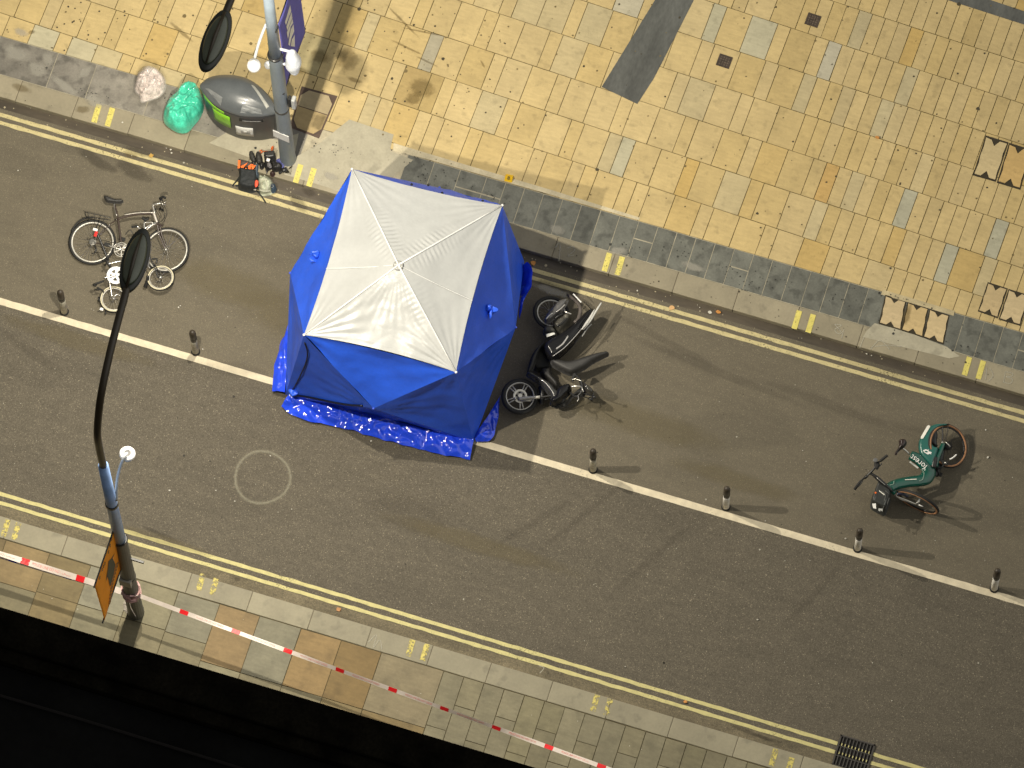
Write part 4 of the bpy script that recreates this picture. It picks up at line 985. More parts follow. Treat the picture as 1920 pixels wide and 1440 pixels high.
# ------------------------------------------------------------ forensic tent
RH = 2.15; AH = 2.62; HH = 1.12
A_, B_, C_, D_ = [P(x, y, RH) for x, y in [(660, 317), (942, 385), (855, 698), (570, 628)]]
AP = P(747, 497, AH)
Db, Cb, Bb = P(535, 740, .03), P(888, 828, .03), P(983, 490, .03); Ab = Db+Bb-Cb
Hf, Hr, Hl, Hk = P(700, 766, HH), P(967, 614, HH), P(544, 512, HH), P(824, 352, HH)
m_tw = M('tent_white_sheet', (.42, .43, .425), .33, var=.05, scale=2, bump=.006, bscale=7)
m_tb = M('tent_blue_nylon', (.022, .105, .72), .45, var=.08, scale=3, bump=.003, bscale=14)
m_ts = M('tent_blue_plastic', (.02, .07, .75), .12, var=.12, scale=8, coat=.6)
m_tape_b = flat('tent_black_zip', (.004, .006, .02), .5)
tent = thing('forensic_tent', 'large blue pop-up police tent with white roof standing across the lane', 'tent', (Ab+Cb)/2)
def trigrid(mb, a, b, c, n, fn):
    idx = {}; vs = []
    for i in range(n+1):
        for j in range(n+1-i):
            s_, t_ = i/n, j/n; r_ = 1-s_-t_; p = a*r_+b*s_+c*t_; idx[i, j] = len(vs); vs.append(fn(p, r_, s_, t_))
    fs = []
    for i in range(n):
        for j in range(n-i):
            fs.append((idx[i, j], idx[i+1, j], idx[i, j+1]))
            if i+j < n-1: fs.append((idx[i+1, j], idx[i+1, j+1], idx[i, j+1]))
    mb.add(vs, fs)
def roofpanel(X, Y, sd):
    nrm = (Y-X).cross(AP-X).normalized(); nrm = nrm if nrm.z > 0 else -nrm
    mid = (X+Y)/2; inward = (AP-mid).normalized()
    def fn(p, r_, s_, t_):   # r_: X weight, s_: Y weight, t_: apex weight
        q = p.copy(); e = 4*r_*s_/((r_+s_)**2+1e-6)
        q += inward*(.055*e*(1-t_)**2)
        q -= nrm*(.035*27*r_*s_*t_)
        amp = 0
        for (K0, w0, w1) in ((X, r_, s_), (Y, s_, r_)):
            rl = (AP-K0); L_ = rl.length; rd = rl/L_; al = (p-K0).dot(rd); dd = ((p-K0)-rd*al).length
            ww = math.exp(-((al/L_-.70)/.2)**2)
            st_ = .9 if (K0 is A_ or K0 is B_) else .25
            amp += st_*.019*math.sin(al*2*math.pi/.075+2*mn.noise(p*3))*max(0, 1-dd/.24)*min(1, dd/.03)*ww
            d0 = (p-K0); an = math.atan2(d0.dot(nrm.cross(inward)), d0.dot(inward)); rad = d0.length
            amp += (.014 if sd == 2 else .006)*math.sin(an*30+sd)*math.exp(-rad/.6)*min(1, rad/.15)
        if sd == 2:  # front panel: creased
            d0 = p-AP; an = math.atan2(d0.dot(nrm.cross(inward)), -d0.dot(inward)); rad = d0.length
            amp += .009*math.sin(an*44)*math.exp(-rad/.4)*min(1, rad/.1)
            amp += .012*abs(mn.noise(p*4+V((3, 1, 2))))
        amp += .012*mn.noise(p*3.3)
        edge = min(1, (1-t_)*8, t_*8+.5)*min(1, min(r_, s_)*14) if t_ < .98 else 0
        return q+nrm*amp*edge
    mb = MB(); trigrid(mb, X, Y, AP, 90, fn); return mb
for i, (X, Y) in enumerate(((A_, B_), (B_, C_), (C_, D_), (D_, A_))):
    roofpanel(X, Y, i).build('roof_panel', m_tw, tent, smooth=True)
def wall(X, Y, H, Xb, Yb, nm, sd):
    out = ((H-(X+Y)/2)); out.z = 0; out.normalize(); mb = MB()
    mid = (X+Y)/2; inw = (AP-mid); inw.z = 0; inw.normalize()
    def mk(a, b, c, top, sg):
        nrm = (b-a).cross(c-a).normalized(); nrm = nrm if nrm.dot(out) > 0 else -nrm
        def fn(p, r_, s_, t_):
            q = p-nrm*(sg*27*r_*s_*t_)
            if top: q += inw*(.05*4*r_*s_*(1-t_)) - up*(.02*4*r_*s_)
            am = .022*mn.noise(p*2.1+V((sd, 0, 0)))+.009*mn.noise(p*6)
            for K0 in (a, b):
                d0 = p-K0; rad = d0.length; an = math.atan2(d0.dot((c-K0).normalized()), d0.dot(((b if K0 is a else a)-K0).normalized()))
                am += .018*math.sin(an*24+sd)*math.exp(-rad/.55)*min(1, rad/.1)
            return q+nrm*am*min(1, r_*12, s_*12 if not top else 1, t_*12+.0)
        trigrid(mb, a, b, c, 36, fn)
    mk(X, Y, H, True, .05); mk(X, H, Xb, False, .035); mk(Y, H, Yb, False, .035); mk(Xb, Yb, H, False, .03)
    return mb.build(nm, m_tb, tent, smooth=True)
wf = wall(D_, C_, Hf, Db, Cb, 'wall', 1); wr = wall(C_, B_, Hr, Cb, Bb, 'wall', 2); wl_ = wall(A_, D_, Hl, Ab, Db, 'wall', 3); wk = wall(B_, A_, Hk, Bb, Ab, 'wall', 4)
# ridge seams, thin cross seams, corner tips, crown
for Kc in (A_, B_, C_, D_):
    g = MB(); g.tube([Kc+(AP-Kc)*t_+up*.004 for t_ in (0.0, .25, .5, .75, 1)], .011, 6); g.build('ridge_seam', flat('seam_white', (.80, .80, .78), .4), tent, smooth=True)
for X, Y, t_ in ((D_, A_, .40), (B_, C_, .58)):
    a = X+(Y-X)*t_ + ((AP-(X+Y)/2).normalized())*.05; g = MB()
    g.tube([a+(AP-a)*s_-up*.035*math.sin(math.pi*s_)*1.0+up*.016 for s_ in [i/12 for i in range(13)]], .004, 5); g.build('cross_seam', flat('seam_white2', (.82, .82, .8), .4), tent)
for Kc in (A_, B_, C_, D_):
    g = MB(); g.ball(Kc+up*.005, (.02, .02, .014), 10, 6); g.build('corner_tip', m_whitep, tent, smooth=True)
g = MB(); g.lathe(AP+up*-.02, [(.075, 0), (.06, .010), (.035, .014), (.01, .015)], 20); g.build('crown_cap', M('cap_film', (.36, .36, .34), .25, var=.3, scale=20, bump=.01, bscale=25), tent, smooth=True)
for H_ in (Hf, Hr, Hl, Hk):
    g = MB(); g.ball(H_, (.02, .02, .02), 10, 6); g.build('hub', flat('hub_blue', (.05, .1, .6), .4), tent, smooth=True)
# tie knots on the side walls
def interp(X, Y, H, r_, s_, t_): return X*r_+Y*s_+H*t_
for q, lab in ((interp(B_, C_, Hr, .28, .34, .38), 0), (interp(A_, D_, Hl, .34, .26, .40), 1)):
    g = MB(); n_ = 14; c_ = q+(CO-q).normalized()*.03
    c_ -= (CO-q).normalized()*.03; g.ball(c_, (.08, .045, .04), 20, 14); g.ball(c_+V((.01, -.07, -.04)), (.035, .06, .03), 14, 10)
    g.v = [v+V((mn.noise(v*16), mn.noise(v*16+V((5, 0, 0))), mn.noise(v*16+V((0, 5, 0)))))*.05 for v in g.v]
    g.build('tie_flap', m_tb, tent, smooth=True)
# back hooks
for x, y in ((772, 346), (803, 347), (829, 362), (905, 377)):
    g = MB(); c_ = P(x, y, RH-.12)+(CO-V((0, 0, 0))).normalized()*.04; g.ball(c_, (.02, .02, .02), 8, 6); g.build('toggle', m_black, tent)
# door zip on the front left triangle
t4 = zz(500, 620, 4.174)
def onplane(px, py, a, b, c, off=.012):
    n_ = (b-a).cross(c-a).normalized(); n_ = n_ if n_.dot(CO-a) > 0 else -n_
    d = fw+CR*((px-960)/FPX)+CU*((720-py)/FPX); t_ = (a-CO).dot(n_)/d.dot(n_); return CO+d*t_+n_*off
g = MB(); g.tube(crv([onplane(*t4(x, y), D_, Hf, Db) for x, y in [(300, 90), (322, 160), (312, 240), (270, 340), (225, 430), (205, 455)]], 5), .011, 6); g.build('door_zip', m_tape_b, tent, smooth=True)
g = MB(); g.tube(crv([onplane(*t4(x, y), D_, Hf, Db) for x, y in [(190, 505), (280, 508), (400, 530), (520, 555), (640, 575), (750, 582)]], 5), .016, 6); g.build('door_zip', m_tape_b, tent, smooth=True)
g = MB(); c_ = onplane(*t4(220, 470), D_, Hf, Db, .03); g.ball(c_, (.07, .04, .03), 12, 8); g.v = [v+V((mn.noise(v*20), mn.noise(v*20+V((5, 0, 0))), mn.noise(v*22)))*.04 for v in g.v]; g.build('tie_flap', m_tb, tent, smooth=True)
# crinkled plastic skirts on the ground
def skirt(inner, outer, nm='ground_skirt', seed=0, z1=.03):
    I = crv([P(*p, .10) for p in inner], 24); O = crv([P(*p, z1) for p in outer], 24)
    def rs(c_, n_):
        L_ = [0]
        for a, b in zip(c_, c_[1:]): L_.append(L_[-1]+(b-a).length)
        out = []; 
        for i in range(n_+1):
            s_ = L_[-1]*i/n_; k_ = 0
            while k_ < len(L_)-2 and L_[k_+1] < s_: k_ += 1
            f = (s_-L_[k_])/max(1e-9, L_[k_+1]-L_[k_]); out.append(c_[k_]+(c_[k_+1]-c_[k_])*f)
        return out
    Ln = sum((b-a).length for a, b in zip(O, O[1:])); N_ = max(20, int(Ln/.02)); I, O = rs(I, N_), rs(O, N_); M_ = 16; vs = []
    for i in range(N_+1):
        for j in range(M_+1):
            p = I[i]+(O[i]-I[i])*(j/M_)
            q_ = V((p.x*3.2, p.y*3.2, seed)); w_ = abs(mn.noise(q_))*.10+abs(mn.noise(q_*2.1))*.075+(abs(mn.noise(q_*4.3))*.055+.030*abs(mn.noise(q_*9)))*max(.1, min(1, .6+1.5*mn.noise(q_*.9+V((7, 7, 7)))))
            p = p+up*(w_*(.35+.65*math.sin(math.pi*min(1, j/M_*.9+.1))))
            if j == M_: p += V((mn.noise(q_*2)*.02, mn.noise(q_*2+V((9, 0, 0)))*.02, 0))
            p.z = max(p.z, .012); vs.append(p)
    mb = MB(); mb.add(vs, [(i*(M_+1)+j, (i+1)*(M_+1)+j, (i+1)*(M_+1)+j+1, i*(M_+1)+j+1) for i in range(N_) for j in range(M_)])
    return mb.build(nm, m_ts, tent, smooth=True)
skirt([(541, 742), (620, 752), (700, 778), (800, 806), (889, 820)], [(527, 764), (570, 788), (630, 800), (700, 820), (760, 836), (820, 850), (881, 863)], seed=1)
skirt([(545, 600), (538, 680), (534, 738)], [(532, 634), (518, 672), (511, 715), (512, 735)], seed=5, z1=.05)
skirt([(889, 820), (915, 780), (940, 740)], [(893, 829), (905, 829), (923, 822), (934, 782), (938, 745)], seed=9, z1=.05)
skirt([(978, 498), (976, 540), (972, 585)], [(990, 492), (998, 504), (996, 540), (984, 560), (974, 600)], seed=12, z1=.35)

# ------------------------------------------------------------ wheels and bicycles
def camdir(dx, dy): return (CR*dx-CU*dy).normalized()
def tonorm(longx, longy, ratio, sgn=1):
    view = -fw; mnr = camdir(-longy, longx)
    return (view*ratio+mnr*sgn*math.sqrt(max(0, 1-ratio*ratio))).normalized()
def wheel(root, c, nrm, R, rt, m_t, m_r, spokes=28, rimw_=.012, hub=.022, hubl=.09, m_sp=None, m_hub=None, wall=None):
    nrm = nrm.normalized(); a = nrm.orthogonal().normalized(); b = nrm.cross(a)
    g = MB()
    for i in range(spokes):
        q = 2*math.pi*i/spokes; e = a*math.cos(q)+b*math.sin(q); f = a*math.cos(q+.5*(1 if i % 4 < 2 else -1))+b*math.sin(q+.5*(1 if i % 4 < 2 else -1))
        g.tube([c+f*hub*.9+nrm*hubl*.35*(1 if i % 2 else -1), c+e*(R-rt*1.6)], .0018, 4)
    w_ = g.build('wheel', m_sp or m_chrome, root)
    g = MB(); g.tube([c-nrm*hubl/2, c+nrm*hubl/2], hub, 12); g.build('hub', m_hub or m_chrome, w_, smooth=True)
    g = MB(); g.ring(c, nrm, R-rt, rt, 56, 8); g.build('tyre', m_t, w_, smooth=True)
    g = MB(); g.ring(c, nrm, R-rt*2-rimw_*.6, rimw_, 56, 6, 1.0); g.build('rim', m_r, w_, smooth=True)
    if wall: g = MB(); g.ring(c+nrm*rt*.66, nrm, R-rt*1.2, rt*.62, 56, 6, .8); g.build('tyre_wall', wall, w_, smooth=True)
    return w_
JOIN = ('frame', 'frame_silver_tubes', 'rack', 'basket_rib', 'frame_joint', 'saddle', 'grip')
def tubes(root, name, mat, lst, t, smooth=True, n=8):
    if len(lst) > 1 and name not in JOIN:
        return [tubes(root, name, mat, [l], t, smooth, n) for l in lst][0]
    g = MB()
    for pts, r in lst:
        pp = Q(t, pts, 0); cc_ = crv(pp, 4) if len(pp) > 2 else pp
        rr = r if not isinstance(r, (list, tuple)) else [r[0]+(r[-1]-r[0])*i/(len(cc_)-1) for i in range(len(cc_))]
        g.tube(cc_, rr, n)
    return g.build(name, mat, root, smooth=smooth)
tb2 = zz(100, 340, 4.8)
bike = thing('bicycle', 'large silver and brown bicycle with a rear rack lying flat on the lane', 'bicycle', P(*tb2(600, 560), 0))
m_fr = M('frame_brown_black', (.05, .035, .028), .3, var=.1, coat=.4); m_fs = flat('frame_silver', (.62, .58, .52), .3, metal=.4)
nz = V((.03, -.05, 1))
wheel(bike, P(*tb2(352, 548), .07), nz, .345, .019, m_black, m_silver, 28, .014)
wheel(bike, P(*tb2(1016, 620), .16), V((-.12, -.1, 1)), .345, .016, m_black, m_silver, 24, .014)
tubes(bike, 'frame', m_fr, [([(575, 342, .20), (660, 315, .22), (760, 296, .24), (912, 290, .26)], .017), ([(552, 215, .16), (580, 330, .19), (608, 540, .17), (614, 610, .16)], .016), ([(575, 345, .19), (500, 400, .15), (352, 548, .11)], .008), ([(612, 612, .16), (500, 580, .13), (352, 548, .12)], .009)], tb2)
tubes(bike, 'frame_silver_tubes', m_fs, [([(640, 302, .25), (760, 284, .27), (905, 280, .285)], .008), ([(935, 372, .25), (880, 400, .24), (820, 450, .22), (700, 560, .19), (622, 608, .17)], .018), ([(905, 285, .27), (918, 330, .26), (935, 372, .25)], .019)], tb2)  # silver tubes: line along the top tube, down tube, head tube
tubes(bike, 'fork', m_fr, [([(935, 380, .26), (950, 470, .22), (985, 560, .19), (1012, 628, .17)], [.014, .010]), ([(955, 385, .21), (975, 480, .18), (1005, 560, .14), (1020, 632, .12)], [.014, .010]), ([(920, 368, .26), (950, 385, .24), (985, 400, .2)], .012)], tb2)
tubes(bike, 'seat_post', m_chrome, [([(548, 205, .16), (556, 250, .17), (572, 310, .19)], .014)], tb2)
cush('saddle', [(452, 128), (500, 135), (560, 158), (620, 160), (628, 185), (590, 196), (520, 190), (475, 180)], .14, .06, .03, m_vinyl, parent=bike, t=tb2, step=.012, amp=.001)
tubes(bike, 'rack', m_dark, [([(290, 280, .26), (400, 300, .26), (520, 330, .24)], .006), ([(300, 318, .18), (410, 335, .18), (515, 350, .18)], .006), ([(285, 270, .26), (290, 300, .22), (300, 330, .18)], .006), ([(320, 285, .26), (318, 360, .16)], .005), ([(372, 296, .26), (375, 375, .14)], .005), ([(425, 308, .26), (400, 390, .13), (350, 545, .10)], .005), ([(470, 318, .25), (352, 548, .10)], .004)], tb2)
tubes(bike, 'stem', m_chrome, [([(912, 290, .27), (897, 215, .28), (920, 208, .30), (968, 192, .31)], .015)], tb2)
tubes(bike, 'handlebar', m_chrome, [([(985, 262, .05), (975, 225, .18), (966, 195, .31), (975, 165, .44), (990, 145, .52)], .013)], tb2)
tubes(bike, 'grip', m_black, [([(978, 168, .44), (960, 155, .50), (985, 142, .55), (1010, 150, .57)], .019)], tb2)
tubes(bike, 'grip', m_black, [([(985, 262, .06), (975, 240, .12), (960, 250, .05)], .018)], tb2)
tubes(bike, 'brake_lever', m_chrome, [([(960, 190, .36), (985, 205, .36), (1008, 212, .33)], .008), ([(970, 205, .26), (1000, 190, .3), (1012, 185, .3)], .008)], tb2)
tubes(bike, 'cable', m_black, [([(990, 200, .34), (1020, 270, .36), (1010, 330, .3), (985, 380, .22)], .004), ([(970, 200, .34), (1000, 290, .38), (985, 350, .32), (940, 370, .26)], .004), ([(905, 220, .3), (940, 290, .38), (960, 330, .32), (930, 380, .26)], .004)], tb2)
cr = thing('x', '', '', (0, 0, 0)) if False else None
g = MB(); c_ = P(*tb2(612, 615), .19); g.ring(c_, nz, .105, .006, 40, 6); g.ring(c_, nz, .075, .006, 30, 6)
for i in range(5): q = i*1.2566; g.box(c_+V((math.cos(q)*.05, math.sin(q)*.05, 0)), (.10, .014, .004), (V((math.cos(q), math.sin(q), 0)), V((-math.sin(q), math.cos(q), 0)), up))
g.build('chainring', m_silver, bike)
tubes(bike, 'crank', m_chrome, [([(612, 615, .21), (580, 560, .22), (540, 590, .2)], .010), ([(612, 615, .21), (560, 600, .22), (490, 575, .22)], .011)], tb2)
for q_, z_ in (((486, 572), .22), ((620, 520), .12)): g = MB(); g.box(P(*tb2(*q_), z_), (.09, .055, .02)); g.build('pedal', m_black, bike, bevel=.004)
tubes(bike, 'chain', m_dark, [([(612, 570, .19), (480, 540, .16), (360, 522, .14)], .004), ([(612, 660, .19), (480, 650, .14), (385, 640, .12)], .004)], tb2)
g = MB(); c_ = P(*tb2(355, 548), .12); g.disc(c_, nz, .05, .03, 24); g.disc(c_+up*.02, nz, .035, .02, 24); g.build('cassette', flat('cassette_grey', (.30, .29, .26), .4, metal=.5), bike)
tubes(bike, 'derailleur', m_dark, [([(350, 560, .12), (385, 600, .12), (375, 645, .1)], .010), ([(375, 645, .1), (345, 650, .1)], .008)], tb2)
tubes(bike, 'mudguard', m_black, [([(165, 450, .09), (195, 400, .10), (240, 355, .11), (300, 330, .12), (360, 325, .12)], .014)], tb2)
tubes(bike, 'bottle_cage', m_dark, [([(720, 480, .27), (690, 440, .3), (650, 480, .27)], .005)], tb2)

fold = thing('folding_bicycle', 'small folding bicycle with cream tyres and a big white chainring lying on the larger one', 'folding bicycle', P(*tb2(700, 850), 0))
wheel(fold, P(*tb2(543, 1060), .10), V((0.05, -.05, 1)), .205, .018, m_black, m_silver, 16, .008, wall=m_cream)
wheel(fold, P(*tb2(966, 870), .16), V((-.12, .05, 1)), .205, .018, m_black, m_silver, 16, .008, wall=m_cream)
tubes(fold, 'seat_post', m_dark, [([(385, 445, .46), (430, 550, .40), (492, 705, .30)], .016)], tb2)
g = MB(); g.box(P(*tb2(378, 437), .46), (.07, .04, .04)); g.build('seat_clamp', m_whitep, fold, bevel=.005)
g = MB(); g.box(P(*tb2(382, 475), .47), (.045, .085, .03)); g.build('rear_light', m_red, fold, bevel=.008)
tubes(fold, 'frame', m_chrome, [([(490, 745, .28), (545, 730, .28), (610, 718, .28)], .014), ([(610, 718, .28), (740, 705, .30), (870, 690, .32)], .022), ([(498, 850, .24), (510, 930, .20), (530, 1048, .14)], .012), ([(560, 845, .22), (600, 780, .26), (620, 725, .28)], .018), ([(860, 700, .30), (855, 760, .24), (870, 780, .22)], .012)], tb2)
tubes(fold, 'frame_joint', m_dark, [([(470, 700, .28), (495, 740, .28), (520, 780, .24)], .02), ([(465, 760, .26), (500, 700, .3)], .012)], tb2)
tubes(fold, 'fork', m_dark, [([(860, 655, .34), (880, 710, .30), (915, 790, .24), (948, 870, .20)], .010), ([(905, 740, .28), (940, 800, .2), (975, 870, .12)], .009)], tb2)
tubes(fold, 'stem', m_chrome, [([(818, 365, .34), (820, 440, .34), (835, 560, .34), (858, 655, .34)], .014), ([(820, 372, .34), (890, 370, .3), (900, 385, .3)], .008), ([(800, 440, .36), (860, 400, .36), (925, 370, .3)], .012)], tb2)
tubes(fold, 'handlebar', m_chrome, [([(712, 412, .42), (750, 405, .44), (775, 425, .42), (815, 445, .36)], .012)], tb2)
tubes(fold, 'grip', m_black, [([(705, 412, .42), (735, 408, .43), (758, 404, .44)], .018)], tb2)
tubes(fold, 'grip', m_black, [([(800, 330, .30), (830, 345, .30), (855, 335, .3)], .02), ([(820, 345, .3), (825, 370, .32)], .014)], tb2)
g = MB(); c_ = P(*tb2(562, 845), .27); n2 = V((.0, -.05, 1)).normalized()
g.ring(c_, n2, .118, .017, 44, 6, .25); g.disc(c_, n2, .035, .008, 20)
for i in range(5): q = i*1.2566+.5; g.box(c_+V((math.cos(q)*.07, math.sin(q)*.07, 0)), (.10, .036, .006), (V((math.cos(q), math.sin(q), 0)), V((-math.sin(q), math.cos(q), 0)), up))
g.ring(c_, n2, .095, .012, 40, 5, .3)
g.build('chainring', flat('white_chainring', (.85, .85, .85), .35), fold)
tubes(fold, 'crank', m_chrome, [([(562, 845, .29), (500, 860, .3), (455, 868, .3)], .012), ([(530, 1058, .16), (555, 1030, .18), (580, 1020, .18), (600, 1030, .18)], .010)], tb2)
tubes(fold, 'pedal', m_black, [([(380, 920, .3), (405, 915, .3), (455, 895, .3)], .016), ([(362, 925, .26), (385, 940, .26)], .022), ([(395, 955, .2), (440, 980, .16), (455, 1000, .14)], .012), ([(370, 970, .2), (420, 975, .2)], .008)], tb2)
tubes(fold, 'mudflap', m_dark, [([(850, 850, .2), (845, 900, .14), (825, 950, .08)], [.02, .03])], tb2)
tubes(fold, 'roller', m_dark, [([(408, 1040, .1), (412, 1080, .1)], .012), ([(470, 1170, .06), (470, 1195, .06)], .012)], tb2)
g = MB(); g.box(P(*tb2(435, 1152), .08), (.05, .04, .02)); g.build('reflector', m_whitep, fold)
tubes(fold, 'brake', m_dark, [([(890, 700, .3), (930, 700, .28), (925, 740, .26)], .012)], tb2)

# ------------------------------------------------------------ green hire bicycle
te = zz(1560, 760, 6.0)
eb = thing('hire_bicycle', 'dark green electric hire bicycle lying on its side on the lane', 'bicycle', P(*te(1000, 850), 0))
m_gr = M('green_paint', (.002, .072, .050), .22, var=.08, coat=.6); m_gr2 = M('teal_fender', (.015, .115, .095), .32, var=.06, coat=.3)
wheel(eb, P(*te(1300, 458), .22), tonorm(1, 2.2, .86, -1), .325, .024, m_black, m_dark, 24, .010, hub=.06, hubl=.07, m_sp=m_dark, m_hub=m_dark, wall=m_tan)
wheel(eb, P(*te(968, 1085), .30), tonorm(2, 1.05, .27, 1), .335, .024, m_black, m_dark, 24, .010, m_sp=m_dark, m_hub=m_chrome, wall=m_tan)
def oval_tube(root, name, mat, pts, rr, flat_=.7, n=16, t=te):
    pp = Q(t, pts, 0); k = len(pp); cc_ = crv(pp, 6); R_ = []
    for i in range(len(cc_)):
        f = i/6; j = min(int(f), k-2); R_.append(rr[j]+(rr[j+1]-rr[j])*(f-j))
    g = MB(); g.tube(cc_, R_, n, False, flat_, (0, 0, 1)); return g.build(name, mat, root, smooth=True)
FR = [(655, 930, .40), (720, 893, .38), (860, 862, .34), (980, 850, .30), (1050, 825, .27), (1085, 770, .26), (1080, 715, .27), (1030, 660, .29), (960, 600, .32), (880, 560, .34)]
oval_tube(eb, 'frame', m_gr, FR, [.085, .08, .082, .085, .10, .105, .10, .088, .08, .07], .72)
oval_tube(eb, 'head_tube', m_gr, [(625, 890, .44), (665, 945, .40), (712, 990, .37)], [.04, .05, .04], .9)
tubes(eb, 'frame_trim', flat('pale_green_edge', (.30, .42, .34), .3), [([(620, 890, .47), (655, 895, .46), (690, 885, .46), (697, 850, .45)], .004), ([(1000, 720, .33), (1035, 760, .33), (1020, 830, .36), (985, 850, .37)], .004)], te)
cush('rear_fender', [(1100, 228), (1160, 208), (1220, 199), (1320, 203), (1322, 212), (1245, 232), (1190, 262), (1148, 300), (1124, 348), (1118, 390), (1130, 428), (1155, 458), (1200, 472), (1190, 540), (1160, 620), (1132, 695), (1080, 655), (1020, 590), (982, 530), (970, 450), (980, 390), (1015, 320), (1060, 265)], .30, .07, .05, m_gr2, parent=eb, t=te, step=.018, amp=0, n=3, bottom=.05)
def decal(root, name, mat, pts, z_, t=te):
    g = MB(); g.prism([P(*t(*p), z_) for p in pts], up*.003); return g.build(name, mat, root)
cush('wheel_well_shade', [(1150, 290), (1178, 285), (1190, 330), (1180, 400), (1190, 455), (1150, 462), (1112, 435), (1095, 400), (1095, 345), (1120, 305)], .27, .07, .03, m_dark, parent=eb, t=te, step=.018, amp=0, n=2)  # added dark piece standing in for the shaded wheel well
decal(eb, 'reflector_strip', flat('strip_white', (.82, .80, .72), .4), [(1070, 232), (1085, 224), (1100, 228), (1104, 242), (1028, 368), (1012, 380), (998, 372), (998, 356)], .375)
decal(eb, 'leaf_logo', m_whitep, [(1022, 508), (1050, 495), (1078, 502), (1090, 498), (1085, 515), (1125, 530), (1112, 540), (1118, 552), (1095, 545), (1082, 555), (1068, 548), (1045, 535)], .373)
decal(eb, 'leaf_logo_centre', m_gr2, [(1042, 513), (1066, 512), (1080, 524), (1068, 530), (1048, 526)], .378)
pA, pB = P(*te(1040, 692), .385), P(*te(905, 588), .385)
lettering('forest', .125, (pA+pB)/2+up*.012, pB-pA, (pB-pA).cross(V((0, 0, 1)))*-1, m_whitep, eb, off=.004, squash=.92)
pA, pB = P(*te(952, 830), .40), P(*te(820, 838), .40)
lettering('HumanForest', .032, (pA+pB)/2+up*.016, pB-pA, (pB-pA).cross(V((0, 0, 1)))*-1, m_whitep, eb, off=.003) if False else decal(eb, 'small_print', m_offw, [(820, 834), (952, 826), (952, 834), (820, 842)], .414)
decal(eb, 'reflector_strip', flat('strip_grey', (.55, .54, .5), .3), [(868, 640), (880, 628), (975, 700), (962, 712)], .33)
tubes(eb, 'seat_post', m_chrome, [([(870, 550, .34), (830, 510, .38), (795, 485, .41)], .014)], te)
cush('saddle', [(755, 385), (800, 372), (838, 390), (840, 430), (810, 470), (775, 490), (745, 520), (728, 548), (710, 545), (715, 515), (745, 470), (755, 430)], .40, .09, .04, M('brown_black_vinyl', (.022, .012, .010), .3, var=.1, coat=.3), parent=eb, t=te, step=.012, amp=.001, bottom=.04)
tubes(eb, 'stem', m_dark, [([(430, 762, .50), (520, 820, .50), (610, 900, .46), (680, 965, .42)], .022), ([(460, 790, .47), (600, 920, .43), (715, 1000, .37)], .012)], te)
tubes(eb, 'stem_trim', m_chrome, [([(500, 812, .525), (550, 855, .51), (600, 898, .49)], .004)], te)
tubes(eb, 'handlebar', m_dark, [([(265, 935, .35), (330, 850, .42), (380, 800, .48), (432, 758, .52), (480, 705, .56), (500, 660, .58), (560, 615, .62), (620, 562, .66)], .014)], te)
tubes(eb, 'grip', m_black, [([(255, 945, .34), (290, 895, .39), (330, 848, .42)], .021)], te)
tubes(eb, 'grip', m_black, [([(545, 625, .61), (585, 592, .64), (625, 560, .66)], .021)], te)
tubes(eb, 'brake_lever', m_dark, [([(345, 850, .44), (310, 900, .40), (275, 925, .36)], .009), ([(490, 690, .58), (540, 680, .58), (560, 650, .6)], .009), ([(370, 820, .46), (400, 790, .5)], .02)], te)
g = MB(); c_ = P(*te(488, 618), .63); g.disc(c_, (0, 0, 1), .033, .03); g.build('bell', flat('bell_grey', (.12, .12, .12), .3), eb, bevel=.008)
cush('phone_mount', [(475, 640), (520, 630), (540, 670), (510, 720), (480, 700)], .56, .04, .02, m_black, parent=eb, t=te, step=.012, amp=0)
bk = cush('basket', [(515, 870), (560, 905), (640, 965), (668, 1015), (650, 1080), (605, 1195), (560, 1190), (500, 1160), (437, 1115), (440, 1045), (465, 985), (490, 920)], .10, .36, .03, M('basket_black', (.022, .024, .022), .5, var=.2, scale=14, bump=.006, bscale=30), parent=eb, t=te, step=.02, amp=.004, n=2, zf=lambda x, y: 0)
tubes(bk, 'basket_rib', flat('rib_grey', (.10, .105, .10), .5), [([(555, 965, .47), (600, 1000, .47), (590, 1080, .46)], .005), ([(600, 960, .47), (650, 1000, .47)], .004), ([(610, 1060, .47), (570, 1170, .44)], .006), ([(645, 1040, .46), (605, 1160, .42)], .006), ([(500, 1000, .47), (480, 1080, .45)], .004)], te) if bk else None
decal(bk, 'label', m_whitep, [(452, 1106), (492, 1104), (497, 1165), (462, 1156)], .45)
decal(bk, 'label', flat('label_dull', (.4, .4, .38), .5), [(522, 1160), (570, 1164), (568, 1195), (545, 1180), (540, 1195), (522, 1182)], .45)
decal(bk, 'light', m_org, [(480, 975), (495, 972), (503, 984), (492, 996), (480, 990)], .466)
decal(bk, 'small_print', m_offw, [(528, 965), (534, 958), (594, 1004), (588, 1012)], .466)
tubes(eb, 'fork', m_chrome, [([(712, 990, .38), (730, 1025, .36), (830, 1065, .34), (942, 1112, .31)], .011), ([(700, 975, .33), (760, 1050, .2), (900, 1100, .2), (975, 1120, .22)], .009)], te)
tubes(eb, 'front_fender', flat('navy_fender', (.012, .015, .03), .3), [([(735, 1000, .42), (790, 995, .44), (860, 1030, .42)], [.028, .018])], te)
tubes(eb, 'chain_guard', m_gr, [([(1255, 425, .30), (1225, 500, .30), (1185, 590, .30), (1155, 690, .28)], [.028, .05])], te)
tubes(eb, 'motor_cover', m_dark, [([(1160, 590, .32), (1150, 640, .33), (1140, 700, .32)], .04), ([(1240, 470, .2), (1220, 600, .2), (1190, 720, .18), (1150, 790, .16)], .045)], te)
